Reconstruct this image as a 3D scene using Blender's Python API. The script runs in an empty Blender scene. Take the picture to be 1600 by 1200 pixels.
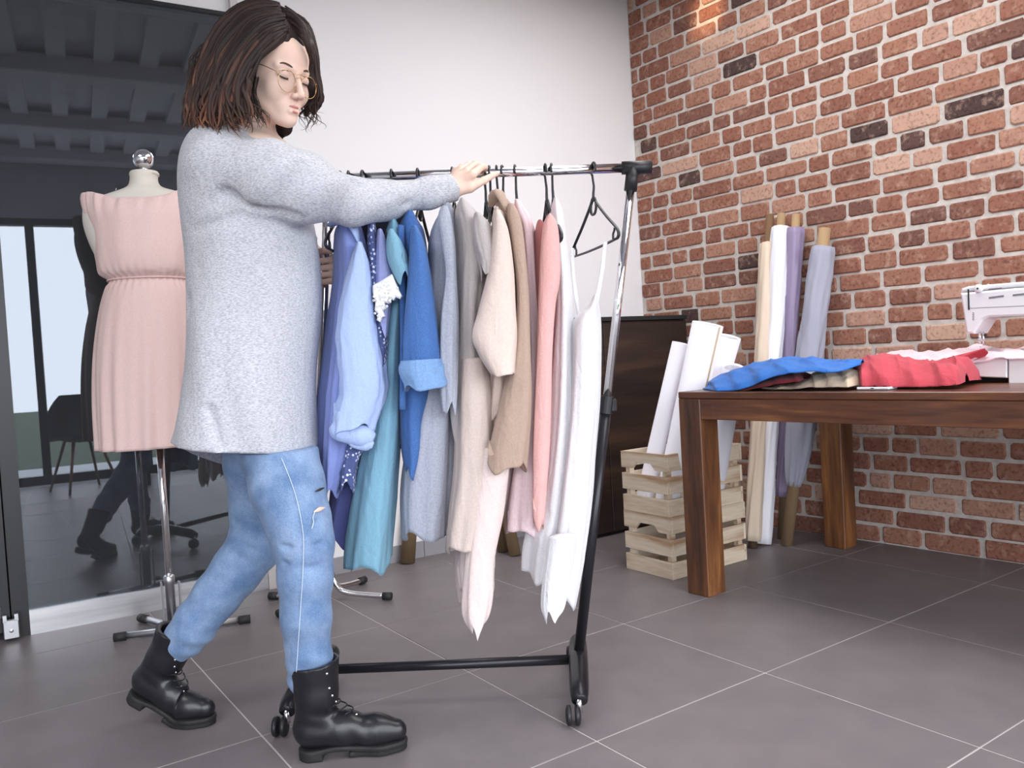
import bpy, math, random
import numpy as np
from mathutils import Matrix, Vector
random.seed(7); RNG = np.random.RandomState(7)
sc = bpy.context.scene
COL = sc.collection
PI = math.pi
# ------------------------------------------------------------------ camera
EYE = np.array([0., 0., .926]); FPX = 1288.7
def _axes(yaw, pitch, roll):
    f = np.array([-math.sin(yaw)*math.cos(pitch), math.cos(yaw)*math.cos(pitch), -math.sin(pitch)])
    r0 = np.array([math.cos(yaw), math.sin(yaw), 0]); u0 = np.cross(r0, f)
    r = math.cos(roll)*r0+math.sin(roll)*u0
    return r, np.cross(r, f), f
RV, UV, FV = _axes(-.6013, .0339, -.0569)
cd = bpy.data.cameras.new('camera'); cam = bpy.data.objects.new('camera', cd); COL.objects.link(cam)
cd.sensor_width = 36; cd.lens = FPX/1600*36; cd.clip_start = .02
cam.matrix_world = Matrix(((RV[0], UV[0], -FV[0], EYE[0]), (RV[1], UV[1], -FV[1], EYE[1]), (RV[2], UV[2], -FV[2], EYE[2]), (0, 0, 0, 1)))
sc.camera = cam
# ------------------------------------------------------------------ light
sc.view_settings.view_transform = 'Standard'; sc.view_settings.look = 'None'
sc.view_settings.gamma = 1; sc.view_settings.use_curve_mapping = False
sc.view_settings.exposure = .95
try:
    sc.cycles.max_bounces = 8; sc.cycles.diffuse_bounces = 4; sc.cycles.glossy_bounces = 4
    sc.cycles.transparent_max_bounces = 12; sc.cycles.caustics_reflective = False; sc.cycles.caustics_refractive = False
    sc.cycles.sample_clamp_indirect = 6
except Exception: pass
w = bpy.data.worlds.new('sky'); sc.world = w; w.use_nodes = True
nt = w.node_tree; bg = nt.nodes['Background']
tc = nt.nodes.new('ShaderNodeTexCoord'); sep = nt.nodes.new('ShaderNodeSeparateXYZ'); cr = nt.nodes.new('ShaderNodeValToRGB')
nt.links.new(tc.outputs['Generated'], sep.inputs[0]); nt.links.new(sep.outputs['Z'], cr.inputs[0]); nt.links.new(cr.outputs[0], bg.inputs[0])
cr.color_ramp.elements[0].color = (.86, .89, .95, 1); cr.color_ramp.elements[1].color = (.72, .81, .98, 1)
cr.color_ramp.elements[0].position = .45
bg.inputs[1].default_value = 4.3
def area(name, loc, size, energy, color, target=None, portal=False, rot=None):
    l = bpy.data.lights.new(name, 'AREA'); l.shape = 'RECTANGLE'; l.size, l.size_y = size
    l.energy = energy; l.color = color; o = bpy.data.objects.new(name, l); COL.objects.link(o); o.location = loc
    if rot: o.rotation_euler = rot
    if portal: l.cycles.is_portal = True
    return o
# daylight enters through the glazed wall behind the camera (a portal only guides the sky light)
area('window_daylight', (.0, -1.75, 1.22), (7.4, 2.36), 0, (1, 1, 1), portal=True, rot=(PI/2, 0, 0))
# added fill lights overhead that balance the daylight, not fittings of the room
area('fill_light', (2.35, 2.3, 2.86), (1.2, .7), 9, (1, .98, .97), rot=(0, 0, 0))
area('fill_light', (2.1, .9, 2.86), (1.3, 1.9), 22, (1, .97, .95), rot=(0, 0, 0))
area('fill_light', (-1.3, 1.3, 2.86), (1.4, 1.4), 20, (1, .97, .96), rot=(0, 0, 0))
sl = bpy.data.lights.new('wall_spot', 'SPOT'); sl.energy = 9; sl.color = (1, .62, .3); sl.spot_size = .5; sl.spot_blend = .9; sl.shadow_soft_size = .03
so = bpy.data.objects.new('wall_spot', sl); COL.objects.link(so)
# ------------------------------------------------------------------ helpers
def ray(x, y): return FV+RV*(x-800)/FPX-UV*(y-600)/FPX
def atz(x, y, z=0.): d = ray(x, y); return EYE+d*((z-EYE[2])/d[2])
def atd(x, y, d): return EYE+ray(x, y)*d
def atv(x, y, P, phi):
    n = np.array([-math.sin(math.radians(phi)), math.cos(math.radians(phi)), 0]); d = ray(x, y)
    return EYE+d*((np.asarray(P)-EYE)@n)/(d@n)
def pj(P):
    P = np.asarray(P, float)-EYE; z = P@FV
    return np.stack([800+FPX*(P@RV)/z, 600-FPX*(P@UV)/z, z], -1)
RH = np.array([RV[0], RV[1], 0]); RH /= np.linalg.norm(RH)      # level, to the right
FH = np.array([-RH[1], RH[0], 0])                                # level, away
Z = np.array([0., 0., 1.])
def unit(v): v = np.asarray(v, float); return v/np.linalg.norm(v)
def dirv(deg): return np.array([math.cos(math.radians(deg)), math.sin(math.radians(deg)), 0])

def empty(name, label, cat, loc, group=None):
    o = bpy.data.objects.new(name, None); COL.objects.link(o); o.location = loc; o.empty_display_size = .1
    o['label'] = label; o['category'] = cat
    if group: o['group'] = group
    return o
def tag(o, label=None, cat=None, group=None, kind=None):
    if label: o['label'] = label
    if cat: o['category'] = cat
    if group: o['group'] = group
    if kind: o['kind'] = kind
    return o
def mesh(V, F, smooth=True, attr=None):
    V = np.asarray(V, float); me = bpy.data.meshes.new('m')
    me.from_pydata(V.tolist(), [], F if isinstance(F, list) else F.tolist())
    if smooth is True: me.polygons.foreach_set('use_smooth', [True]*len(me.polygons))
    elif smooth is not False: me.polygons.foreach_set('use_smooth', list(smooth))
    if attr is not None:
        a = me.attributes.new('tone', 'FLOAT', 'POINT'); a.data.foreach_set('value', np.asarray(attr, np.float32))
    me.update(); return me
def origin_of(p):
    o = np.zeros(3)
    while p is not None: o += np.array(p.location); p = p.parent
    return o
def obj(name, VF, mt, parent=None, smooth=True, label=None, attr=None, local=False, kind=None, base=None):
    V, F = VF; V = np.asarray(V, float)
    o = bpy.data.objects.new(name, None) if False else None
    off = np.zeros(3)
    if parent is not None:
        if not local: V = V-origin_of(parent)
    elif base is not None: off = np.asarray(base, float); V = V-off
    me = mesh(V, F, smooth, attr); me.materials.append(mt)
    o = bpy.data.objects.new(name, me); COL.objects.link(o); o.location = off.tolist()
    if parent is not None: o.parent = parent
    if label: o['label'] = label
    if kind: o['kind'] = kind
    return o
def copy_tree(o, parent=None):
    c = o.copy(); COL.objects.link(c)
    if parent is not None: c.parent = parent
    for ch in list(o.children): copy_tree(ch, c)
    return c
def join(*parts):
    V = []; F = []; n = 0
    for v, f in parts:
        v = np.asarray(v, float); V.append(v); F += [[i+n for i in q] for q in (f if isinstance(f, list) else f.tolist())]; n += len(v)
    return np.concatenate(V), F
def box(c, size, ax=None, bev=0.):
    """box centred at c; ax = 3 axis vectors; bevelled corners when bev > 0"""
    s = np.asarray(size, float)/2; ax = np.eye(3) if ax is None else np.asarray(ax, float)
    if bev <= 0:
        L = np.array([[i, j, k] for i in (-1, 1) for j in (-1, 1) for k in (-1, 1)], float)*s
        F = [[0, 1, 3, 2], [4, 6, 7, 5], [0, 4, 5, 1], [2, 3, 7, 6], [0, 2, 6, 4], [1, 5, 7, 3]]
        return np.asarray(c)+L@ax, F
    b = min(bev, s.min()*.98); V = []; idx = {}
    for i in (-1, 1):
        for j in (-1, 1):
            for k in (-1, 1):
                sg = np.array([i, j, k], float)
                for a in range(3):
                    p = sg*(s-b); p[a] = sg[a]*s[a]; idx[(i, j, k, a)] = len(V); V.append(p)
    F = []
    for a in range(3):
        o1, o2 = (a+1) % 3, (a+2) % 3
        for sa in (-1, 1):
            q = []
            for (s1, s2) in ((-1, -1), (1, -1), (1, 1), (-1, 1)):
                t = [0, 0, 0]; t[a] = sa; t[o1] = s1; t[o2] = s2; q.append(idx[(*t, a)])
            F.append(q if sa > 0 else q[::-1])
    for a in range(3):
        o1, o2 = (a+1) % 3, (a+2) % 3
        for s1 in (-1, 1):
            for s2 in (-1, 1):
                def g(sa, f): t = [0, 0, 0]; t[a] = sa; t[o1] = s1; t[o2] = s2; return idx[(*t, f)]
                q = [g(-1, o1), g(1, o1), g(1, o2), g(-1, o2)]
                F.append(q if s1*s2 > 0 else q[::-1])
    for i in (-1, 1):
        for j in (-1, 1):
            for k in (-1, 1):
                q = [idx[(i, j, k, a)] for a in range(3)]; F.append(q if i*j*k > 0 else q[::-1])
    return np.asarray(c)+np.array(V)@ax, F
def cr_interp(P, n):
    """Catmull-Rom resample of rows P (m,k) to n samples"""
    P = np.asarray(P, float); m = len(P); t = np.linspace(0, m-1, n); i = np.minimum(t.astype(int), m-2); u = (t-i)[:, None]
    A = P[np.maximum(i-1, 0)]; B = P[i]; Cc = P[i+1]; D = P[np.minimum(i+2, m-1)]
    return .5*((2*B)+(-A+Cc)*u+(2*A-5*B+4*Cc-D)*u**2+(-A+3*B-3*Cc+D)*u**3)
def tube(P, R, n=10, res=None, caps=True, flat=1., up=None):
    """swept tube through points P with radii R"""
    P = np.asarray(P, float); R = np.broadcast_to(np.asarray(R, float), (len(P),)).astype(float)
    if res:
        Q = cr_interp(np.column_stack([P, R]), res); P = Q[:, :3]; R = np.maximum(Q[:, 3], 1e-5)
    T = np.gradient(P, axis=0); T /= np.linalg.norm(T, axis=1)[:, None]+1e-12
    nrm = np.cross(T[0], Z if abs(T[0][2]) < .9 else np.array([1., 0, 0])) if up is None else np.asarray(up, float)-T[0]*(np.asarray(up, float)@T[0])
    nrm /= np.linalg.norm(nrm); V = []; a = np.linspace(0, 2*PI, n, endpoint=False)
    for i in range(len(P)):
        nrm = nrm-T[i]*(nrm@T[i]); nrm /= np.linalg.norm(nrm); b = np.cross(T[i], nrm)
        V.append(P[i]+R[i]*(np.cos(a)[:, None]*nrm+flat*np.sin(a)[:, None]*b))
    V = np.concatenate(V); F = []
    for i in range(len(P)-1):
        for j in range(n):
            k = (j+1) % n; F.append([i*n+j, i*n+k, (i+1)*n+k, (i+1)*n+j])
    if caps: F.append(list(range(n))[::-1]); F.append([(len(P)-1)*n+j for j in range(n)])
    return V, F
def lathe(c, prof, n=24, axis=Z, capped=True):
    """prof: (radius, height) rows"""
    axis = unit(axis); x = unit(np.cross(axis, [0, 1, 0] if abs(axis[1]) < .9 else [1, 0, 0])); y = np.cross(axis, x)
    a = np.linspace(0, 2*PI, n, endpoint=False); V = []
    for r_, h in prof: V.append(np.asarray(c)+axis*h+r_*(np.cos(a)[:, None]*x+np.sin(a)[:, None]*y))
    V = np.concatenate(V); F = []
    for i in range(len(prof)-1):
        for j in range(n):
            k = (j+1) % n; F.append([i*n+j, i*n+k, (i+1)*n+k, (i+1)*n+j])
    if capped: F.append(list(range(n))[::-1]); F.append([(len(prof)-1)*n+j for j in range(n)])
    return V, F
def prism(poly, depth, origin, ex, ey, ez=None, bev=0.):
    """extrude 2-D polygon (in ex, ey) by depth along ez, both sides bevelled a little"""
    poly = np.asarray(poly, float); ex = np.asarray(ex, float); ey = np.asarray(ey, float)
    ez = np.cross(ex, ey) if ez is None else np.asarray(ez, float); n = len(poly); cc = poly.mean(0)
    rings = [(0, 1)] if bev <= 0 else []
    def ring(p, d): return np.asarray(origin)+p[:, :1]*ex+p[:, 1:]*ey+d*ez
    def inset(b):
        d1 = poly-np.roll(poly, 1, 0); d2 = np.roll(poly, -1, 0)-poly
        n1 = np.column_stack([-d1[:, 1], d1[:, 0]])/(np.linalg.norm(d1, axis=1)[:, None]+1e-9); n2 = np.column_stack([-d2[:, 1], d2[:, 0]])/(np.linalg.norm(d2, axis=1)[:, None]+1e-9)
        area2 = np.sum(poly[:, 0]*np.roll(poly[:, 1], -1)-np.roll(poly[:, 0], -1)*poly[:, 1]); s = 1 if area2 > 0 else -1
        m = n1+n2; m /= np.maximum((m**2).sum(1, keepdims=True)/2, .3); return poly+s*b*m
    R_ = [ring(poly, 0), ring(poly, depth)] if bev <= 0 else [ring(inset(bev), 0), ring(poly, bev), ring(poly, depth-bev), ring(inset(bev), depth)]
    V = np.concatenate(R_); F = []
    for i in range(len(R_)-1):
        for j in range(n): k = (j+1) % n; F.append([i*n+j, i*n+k, (i+1)*n+k, (i+1)*n+j])
    F.append(list(range(n))[::-1]); F.append([(len(R_)-1)*n+j for j in range(n)])
    return V, F
# --- signed distance modelling: primitives on a grid, polygonised by surface nets
def sd_ell(P, c, rad, ax=None):
    q = P-np.asarray(c, np.float32)
    if ax is not None: q = q@np.asarray(ax, np.float32).T
    rad = np.asarray(rad, np.float32); k = np.linalg.norm(q/rad, axis=-1); k2 = np.linalg.norm(q/(rad*rad), axis=-1)+1e-9
    return k*(k-1)/k2
def sd_cone(P, a, b, ra, rb):
    a = np.asarray(a, np.float32); b = np.asarray(b, np.float32); ba = b-a
    t = np.clip(((P-a)@ba)/(ba@ba), 0, 1)
    return np.linalg.norm(P-a-t[..., None]*ba, axis=-1)-(ra+(rb-ra)*t)
def sd_box(P, c, half, ax=None, r=0.):
    q = P-np.asarray(c, np.float32)
    if ax is not None: q = q@np.asarray(ax, np.float32).T
    q = np.abs(q)-(np.asarray(half, np.float32)-r)
    return np.linalg.norm(np.maximum(q, 0), axis=-1)+np.minimum(q.max(-1), 0)-r
def smin(a, b, k): h = np.clip(.5+.5*(b-a)/k, 0, 1); return b*(1-h)+a*h-k*h*(1-h)
def smax(a, b, k): return -smin(-a, -b, k)
def snet(f, lo, hi, h):
    lo = np.asarray(lo, float); hi = np.asarray(hi, float); n = np.maximum(np.ceil((hi-lo)/h).astype(int)+1, 4)
    g = [lo[i]+h*np.arange(n[i]) for i in range(3)]
    P = np.stack(np.meshgrid(*g, indexing='ij'), -1).astype(np.float32); D = f(P).astype(np.float32); del P
    S = D < 0
    c = [D[i:n[0]-1+i, j:n[1]-1+j, k:n[2]-1+k] for i in (0, 1) for j in (0, 1) for k in (0, 1)]
    cs = np.zeros(c[0].shape, int)
    for q in c: cs += q < 0
    act = np.argwhere((cs > 0) & (cs < 8)); idx = -np.ones(c[0].shape, int); idx[tuple(act.T)] = np.arange(len(act))
    vals = np.stack([q[tuple(act.T)] for q in c], -1); off = np.array([[i, j, k] for i in (0, 1) for j in (0, 1) for k in (0, 1)], float)
    acc = np.zeros((len(act), 3)); cnt = np.zeros(len(act))
    for a in range(8):
        for b in range(a+1, 8):
            if np.abs(off[a]-off[b]).sum() == 1:
                va, vb = vals[:, a], vals[:, b]; m = (va < 0) != (vb < 0); t = np.where(m, va/(va-vb+1e-20), 0)
                acc += m[:, None]*(off[a]+t[:, None]*(off[b]-off[a])); cnt += m
    V = lo+(act+acc/cnt[:, None])*h; F = []
    for ax in range(3):
        sl0 = [slice(1, n[i]-1) for i in range(3)]; sl1 = list(sl0); sl0[ax] = slice(0, n[ax]-1); sl1[ax] = slice(1, n[ax])
        s0 = S[tuple(sl0)]; s1 = S[tuple(sl1)]; e = np.argwhere(s0 != s1); base = e.copy()
        for i in range(3):
            if i != ax: base[:, i] += 1
        u, v = (ax+1) % 3, (ax+2) % 3; q = []
        for du, dv in ((1, 1), (0, 1), (0, 0), (1, 0)):
            b = base.copy(); b[:, u] -= du; b[:, v] -= dv; q.append(idx[tuple(b.T)])
        q = np.stack(q, -1); fl = s0[tuple(e.T)]; q[~fl] = q[~fl][:, ::-1]; F.append(q)
    F = np.concatenate(F); F = F[(F >= 0).all(1)]
    return V, F.tolist()
def pnoise(P, s, seed=0):
    """cheap smooth pseudo-noise in [-1,1]"""
    P = np.asarray(P)*s; r = np.random.RandomState(seed); o = 0
    for k in range(5):
        d = r.normal(size=3); d /= np.linalg.norm(d); d *= (.6+k*.35); o = o+np.sin(P@d.astype(np.float32)*2*PI+r.uniform(0, 6.28)+1.3*np.sin((P@np.roll(d, 1).astype(np.float32))*4+r.uniform(0, 6)))/(1+.35*k)
    return o/3.2
# ------------------------------------------------------------------ materials
def mat(name, col, rough=.6, metal=0., col2=None, scale=20., stretch=(1, 1, 1), bump=0., bscale=None, detail=4., sheen=0., coat=0., spec=.5, trans=0., alpha=1., contrast=(.35, .65), bstretch=None, sss=0., ior=1.45, bdist=.004):
    m = bpy.data.materials.new(name); m.use_nodes = True; nt = m.node_tree; N = nt.nodes; L = nt.links; b = N['Principled BSDF']
    def st(k, v):
        if k in b.inputs: b.inputs[k].default_value = v
    st('Base Color', (*col, 1)); st('Roughness', rough); st('Metallic', metal); st('Sheen Weight', sheen); st('Coat Weight', coat); st('Specular IOR Level', spec)
    st('Transmission Weight', trans); st('Alpha', alpha); st('Subsurface Weight', sss); st('IOR', ior)
    if sss: b.inputs['Subsurface Radius'].default_value = (1, .35, .2); b.inputs['Subsurface Scale'].default_value = .006
    tc = N.new('ShaderNodeTexCoord')
    def noise(sc_, stv, det=detail):
        mp = N.new('ShaderNodeMapping'); mp.inputs['Scale'].default_value = stv; L.new(tc.outputs['Object'], mp.inputs[0])
        n = N.new('ShaderNodeTexNoise'); n.inputs['Scale'].default_value = sc_; n.inputs['Detail'].default_value = det; L.new(mp.outputs[0], n.inputs[0]); return n
    if col2 is not None:
        n = noise(scale, stretch); r = N.new('ShaderNodeValToRGB'); L.new(n.outputs[0], r.inputs[0])
        r.color_ramp.elements[0].position, r.color_ramp.elements[1].position = contrast
        r.color_ramp.elements[0].color = (*col2, 1); r.color_ramp.elements[1].color = (*col, 1); L.new(r.outputs[0], b.inputs['Base Color'])
    if bump:
        n = noise(bscale or scale, bstretch or stretch); bp = N.new('ShaderNodeBump'); bp.inputs['Strength'].default_value = bump; bp.inputs['Distance'].default_value = bdist
        L.new(n.outputs[0], bp.inputs['Height']); L.new(bp.outputs[0], b.inputs['Normal'])
    return m
def srgb(r, g, b):
    f = lambda c: ((c/255+.055)/1.055)**2.4 if c > 10 else c/255/12.92
    return (f(r), f(g), f(b))
def wood(name, cols, ax=0, scale=3., rough=.4, ring=14., coat=0., bump=.12):
    """plank wood: long grain along axis ax with wavy figure"""
    m = bpy.data.materials.new(name); m.use_nodes = True; nt = m.node_tree; N = nt.nodes; L = nt.links; b = N['Principled BSDF']
    b.inputs['Roughness'].default_value = rough; b.inputs['Coat Weight'].default_value = coat
    tc = N.new('ShaderNodeTexCoord'); mp = N.new('ShaderNodeMapping'); s = [1., 1., 1.]; s[ax] = .09; mp.inputs['Scale'].default_value = s; L.new(tc.outputs['Object'], mp.inputs[0])
    n = N.new('ShaderNodeTexNoise'); n.inputs['Scale'].default_value = ring; n.inputs['Detail'].default_value = 5; n.inputs['Distortion'].default_value = 1.2; L.new(mp.outputs[0], n.inputs[0])
    n2 = N.new('ShaderNodeTexNoise'); n2.inputs['Scale'].default_value = ring*9; n2.inputs['Detail'].default_value = 6; L.new(mp.outputs[0], n2.inputs[0])
    ad = N.new('ShaderNodeMath'); ad.operation = 'MULTIPLY_ADD'; ad.inputs[1].default_value = .35; L.new(n2.outputs[0], ad.inputs[0]); L.new(n.outputs[0], ad.inputs[2])
    r = N.new('ShaderNodeValToRGB'); L.new(ad.outputs[0], r.inputs[0]); e = r.color_ramp.elements
    e[0].position = .48; e[1].position = .9; e[0].color = (*cols[0], 1); e[1].color = (*cols[-1], 1)
    for i, c in enumerate(cols[1:-1]): q = e.new(.48+.42*(i+1)/(len(cols)-1)); q.color = (*c, 1)
    L.new(r.outputs[0], b.inputs['Base Color'])
    bp = N.new('ShaderNodeBump'); bp.inputs['Strength'].default_value = bump; bp.inputs['Distance'].default_value = .002; L.new(n2.outputs[0], bp.inputs['Height']); L.new(bp.outputs[0], b.inputs['Normal'])
    return m
def thing(name, VF, mt, label, cat, base=None, group=None, smooth=True):
    V = np.asarray(VF[0]); 
    if base is None: base = [V[:, 0].mean(), V[:, 1].mean(), V[:, 2].min()]
    o = obj(name, VF, mt, smooth=smooth, base=base); tag(o, label, cat, group); return o
# ------------------------------------------------------------------ room shell
M_steel = mat('brushed_steel', (.55, .56, .58), .35, 1.)
M_chrome = mat('chrome', (.82, .82, .84), .08, 1.)
M_black = mat('black_plastic', (.015, .015, .018), .42)
M_blackframe = mat('black_frame', (.018, .018, .021), .35)
M_wallwhite = mat('white_plaster', srgb(236, 234, 236), .85, bump=.05, scale=60)
M_alu = mat('brushed_aluminium', (.72, .72, .73), .32, .9, col2=(.55, .55, .57), scale=30, stretch=(.05, 1, 1))
M_grout = mat('grout', srgb(200, 194, 191), .9)
M_tile = mat('stoneware_tile', srgb(125, 118, 120), .42, col2=srgb(117, 111, 113), scale=7, detail=8, bump=.05, bscale=90, spec=.45, bdist=.001)
M_skirt = mat('skirting_tile', srgb(150, 148, 152), .35)
B0 = np.array([3.382, 2.154, 0]); PB = 93.56; DB = dirv(PB)         # brick wall line
G0 = np.array([.667, 3.488, 0]); PG = -3.51; DG = dirv(PG)          # glazed wall line
NB = np.array([DB[1], -DB[0], 0])*-1                                # out of the brick wall, into the room
NB = np.array([-DB[1], DB[0], 0]); NB = NB if NB[0] < 0 else -NB
CORNER = np.array([3.301, 3.45, 0])
CEIL = 2.98
# floor with tiles
fl = obj('floor', box((.0, 2.8, -.0235), (8.6, 9.6, .044)), M_grout, smooth=False, base=(0, 0, 0)); tag(fl, kind='structure')
TX, TY, SX, SY = 3.3158*.926, 2.2571*.926, .6661*.926, .6297*.926
tile_me = None
for a in range(-3, 7):
    for b in range(-1, 8):
        cx = TX-SX*(b+.5); cy = TY-SY*(a+.5)
        if cy > 3.55+.2 or cy < -1.6 or cx > 3.75: continue
        if tile_me is None:
            o = obj('tile', box((0, 0, -.008), (SX-.0045, SY-.0045, .016), bev=.0006), M_tile, fl, smooth=False, local=True); tile_me = o.data
        else:
            o = bpy.data.objects.new('tile', tile_me); COL.objects.link(o); o.parent = fl
        o.location = (cx, cy, RNG.uniform(-.0004, .0004))
bt = []
for a in range(-12, -3):
    for b in range(-1, 11):
        bt.append(box((TX-SX*(b+.5), TY-SY*(a+.5), -.008), (SX-.004, SY-.004, .016)))
for a in range(-3, 7):
    for b in range(8, 12): bt.append(box((TX-SX*(b+.5), TY-SY*(a+.5), -.008), (SX-.004, SY-.004, .016)))
obj('tile_field', join(*bt), M_tile, fl, smooth=False, kind='stuff')
# brick wall
def wallbox(P0, P1, thick, z0, z1, n):
    P0 = np.asarray(P0, float); P1 = np.asarray(P1, float); d = P1-P0; L_ = np.linalg.norm(d[:2]); d = unit(d)
    c = (P0+P1)/2-n*thick/2; c[2] = (z0+z1)/2
    return box(c, (L_, thick, z1-z0), [d, n, Z])
def brick_material():
    m = bpy.data.materials.new('old_brick'); m.use_nodes = True; nt = m.node_tree; N = nt.nodes; L = nt.links; b = N['Principled BSDF']
    b.inputs['Roughness'].default_value = .85; b.inputs['Specular IOR Level'].default_value = .25
    at = N.new('ShaderNodeAttribute'); at.attribute_name = 'tone'
    r = N.new('ShaderNodeValToRGB'); L.new(at.outputs['Fac'], r.inputs[0]); e = r.color_ramp.elements; r.color_ramp.interpolation = 'LINEAR'
    cols = [(0, srgb(74, 58, 56)), (.05, srgb(94, 70, 66)), (.09, srgb(118, 84, 74)), (.35, srgb(144, 96, 80)), (.6, srgb(154, 108, 90)), (.8, srgb(166, 120, 100)), (.93, srgb(182, 142, 124)), (1, srgb(200, 164, 144))]
    e[0].position, e[0].color = cols[0][0], (*cols[0][1], 1); e[1].position, e[1].color = 1, (*cols[-1][1], 1)
    for p_, c in cols[1:-1]: q = e.new(p_); q.color = (*c, 1)
    tc = N.new('ShaderNodeTexCoord'); n1 = N.new('ShaderNodeTexNoise'); n1.inputs['Scale'].default_value = 22; n1.inputs['Detail'].default_value = 7; n1.inputs['Roughness'].default_value = .68
    L.new(tc.outputs['Object'], n1.inputs[0])
    r2 = N.new('ShaderNodeValToRGB'); L.new(n1.outputs[0], r2.inputs[0]); r2.color_ramp.elements[0].position = .52; r2.color_ramp.elements[1].position = .74
    r2.color_ramp.elements[0].color = (0, 0, 0, 1); r2.color_ramp.elements[1].color = (.65, .65, .65, 1)
    mx = N.new('ShaderNodeMixRGB'); mx.inputs[2].default_value = (*srgb(206, 172, 152), 1); L.new(r2.outputs[0], mx.inputs[0]); L.new(r.outputs[0], mx.inputs[1])
    n3 = N.new('ShaderNodeTexNoise'); n3.inputs['Scale'].default_value = 75; n3.inputs['Detail'].default_value = 5; L.new(tc.outputs['Object'], n3.inputs[0])
    r3 = N.new('ShaderNodeValToRGB'); L.new(n3.outputs[0], r3.inputs[0]); r3.color_ramp.elements[0].position = .30; r3.color_ramp.elements[1].position = .5
    r3.color_ramp.elements[0].color = (.45, .42, .42, 1); r3.color_ramp.elements[1].color = (1, 1, 1, 1)
    mu = N.new('ShaderNodeMixRGB'); mu.blend_type = 'MULTIPLY'; mu.inputs[0].default_value = .8; L.new(mx.outputs[0], mu.inputs[1]); L.new(r3.outputs[0], mu.inputs[2]); L.new(mu.outputs[0], b.inputs['Base Color'])
    bp = N.new('ShaderNodeBump'); bp.inputs['Strength'].default_value = .6; bp.inputs['Distance'].default_value = .004; L.new(n1.outputs[0], bp.inputs['Height']); L.new(bp.outputs[0], b.inputs['Normal'])
    return m
M_brick = brick_material()
M_mortar = mat('lime_mortar', srgb(206, 198, 191), .95, col2=srgb(188, 180, 174), scale=35, bump=.5, bscale=60, bdist=.006)
# wall frame: s runs from the corner towards the camera side, t = height
S0 = CORNER; DS = -DB
smax_ = 5.2
P1 = S0+DS*smax_
wl = obj('wall_right', wallbox(S0-DS*.1, P1, .12, -.02, CEIL, NB), M_mortar, smooth=False, base=(*S0[:2], 0)); tag(wl, kind='structure')
def brick(s0, s1, z0, z1, proud, tone):
    w_, h_ = s1-s0, z1-z0; c = min(.011, w_*.12); J = lambda a: RNG.uniform(-a, a)
    k = [abs(J(c))+.003 for _ in range(8)]
    o = [(k[0], 0), (w_-k[1], J(.002)), (w_, k[2]), (w_+J(.002), h_-k[3]), (w_-k[4], h_), (k[5], h_+J(.002)), (0, h_-k[6]), (J(.002), k[7])]
    o = np.array(o); cc = np.array([w_/2, h_/2]); b_ = .005; inn = cc+(o-cc)*(1-np.array([2*b_/w_, 2*b_/h_]))
    tilt = J(.0015); V = []
    for pts, dep in ((o, -.004), (o, proud-.004), (inn, proud)):
        for x, y in pts: V.append(S0+DS*(s0+x)+Z*(z0+y)+NB*(dep+tilt*(x/w_-.5)*(dep > 0)))
    F = []
    for i in range(2):
        for j in range(8): q = (j+1) % 8; F.append([i*8+j, i*8+q, (i+1)*8+q, (i+1)*8+j])
    F.append([16+j for j in range(8)])
    return np.array(V), [f[::-1] for f in F], tone
bricks = []; z = .0; row = 0
while z < CEIL-.05:
    s = -RNG.uniform(0, .1); ph = 0
    while s < smax_-.02:
        ln = RNG.choice([.19, .105, .145, .225], p=[.38, .28, .24, .10])*RNG.uniform(.88, 1.12)
        a, b = max(s, .004), min(s+ln, smax_)
        if b-a > .03:
            u_ = RNG.rand(); tone = RNG.uniform(0, .06) if u_ < .045 else (RNG.uniform(.88, 1) if u_ > .87 else np.clip(RNG.normal(.5, .2), .1, .86))
            bricks.append(brick(a, b, z+.0065+RNG.uniform(-.004, .004), z+.074+RNG.uniform(-.004, .004), RNG.uniform(.004, .009), tone))
        s += ln+.0135+RNG.uniform(0, .008)
    z += .0805
def vis(V):
    q = pj(V); ok = (q[:, 2] > .2) & (q[:, 0] > -5) & (q[:, 0] < 1605) & (q[:, 1] > -5) & (q[:, 1] < 1205)
    if not ok.any() or (q[:, 2] <= .2).any(): return 0
    return (np.ptp(np.clip(q[:, 0], 0, 1600)))*(np.ptp(np.clip(q[:, 1], 0, 1200)))
bricks.sort(key=lambda t: -vis(t[0]))
for V, F, t in bricks[:300]: obj('brick', (V, F), M_brick, wl, smooth=False, attr=[t]*len(V))
o = obj('brick_field', join(*[(V, F) for V, F, t in bricks[300:]]), M_brick, wl, smooth=False, attr=np.concatenate([[t]*len(V) for V, F, t in bricks[300:]]), kind='stuff')
# back wall (white) right of the glazing and above it
NGv = np.array([DG[1], -DG[0], 0]); NGv = NGv if NGv[1] < 0 else -NGv
GX = G0+DG*((1.071-G0[0])/DG[0]); GX[2] = 0                          # right end of the glazing
WB0 = np.array([GX[0]+.005, GX[1]+.02, 0])
GTOP = 2.405
o = obj('wall_back', join(wallbox(WB0, CORNER+DS*-.0+np.array([.1, 0, 0]), .12, -.02, CEIL, NGv), wallbox(G0+DG*-4.5, WB0, .12, GTOP, CEIL, NGv)), M_wallwhite, smooth=False, base=(*WB0[:2], 0)); tag(o, kind='structure')
n_ = 6; d_ = (CORNER-WB0); sk = None
bb = bpy.data.objects.new('baseboard_back', None); COL.objects.link(bb); bb.location = WB0.tolist(); tag(bb, kind='structure')
for i in range(n_):
    a = WB0+d_*(i/n_); b = WB0+d_*((i+1)/n_)
    obj('skirting_tile', wallbox(a+unit(d_)*.0015+NGv*.011, b-unit(d_)*.0015+NGv*.011, .014, 0, .075, NGv), M_skirt, bb, smooth=False)
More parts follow.
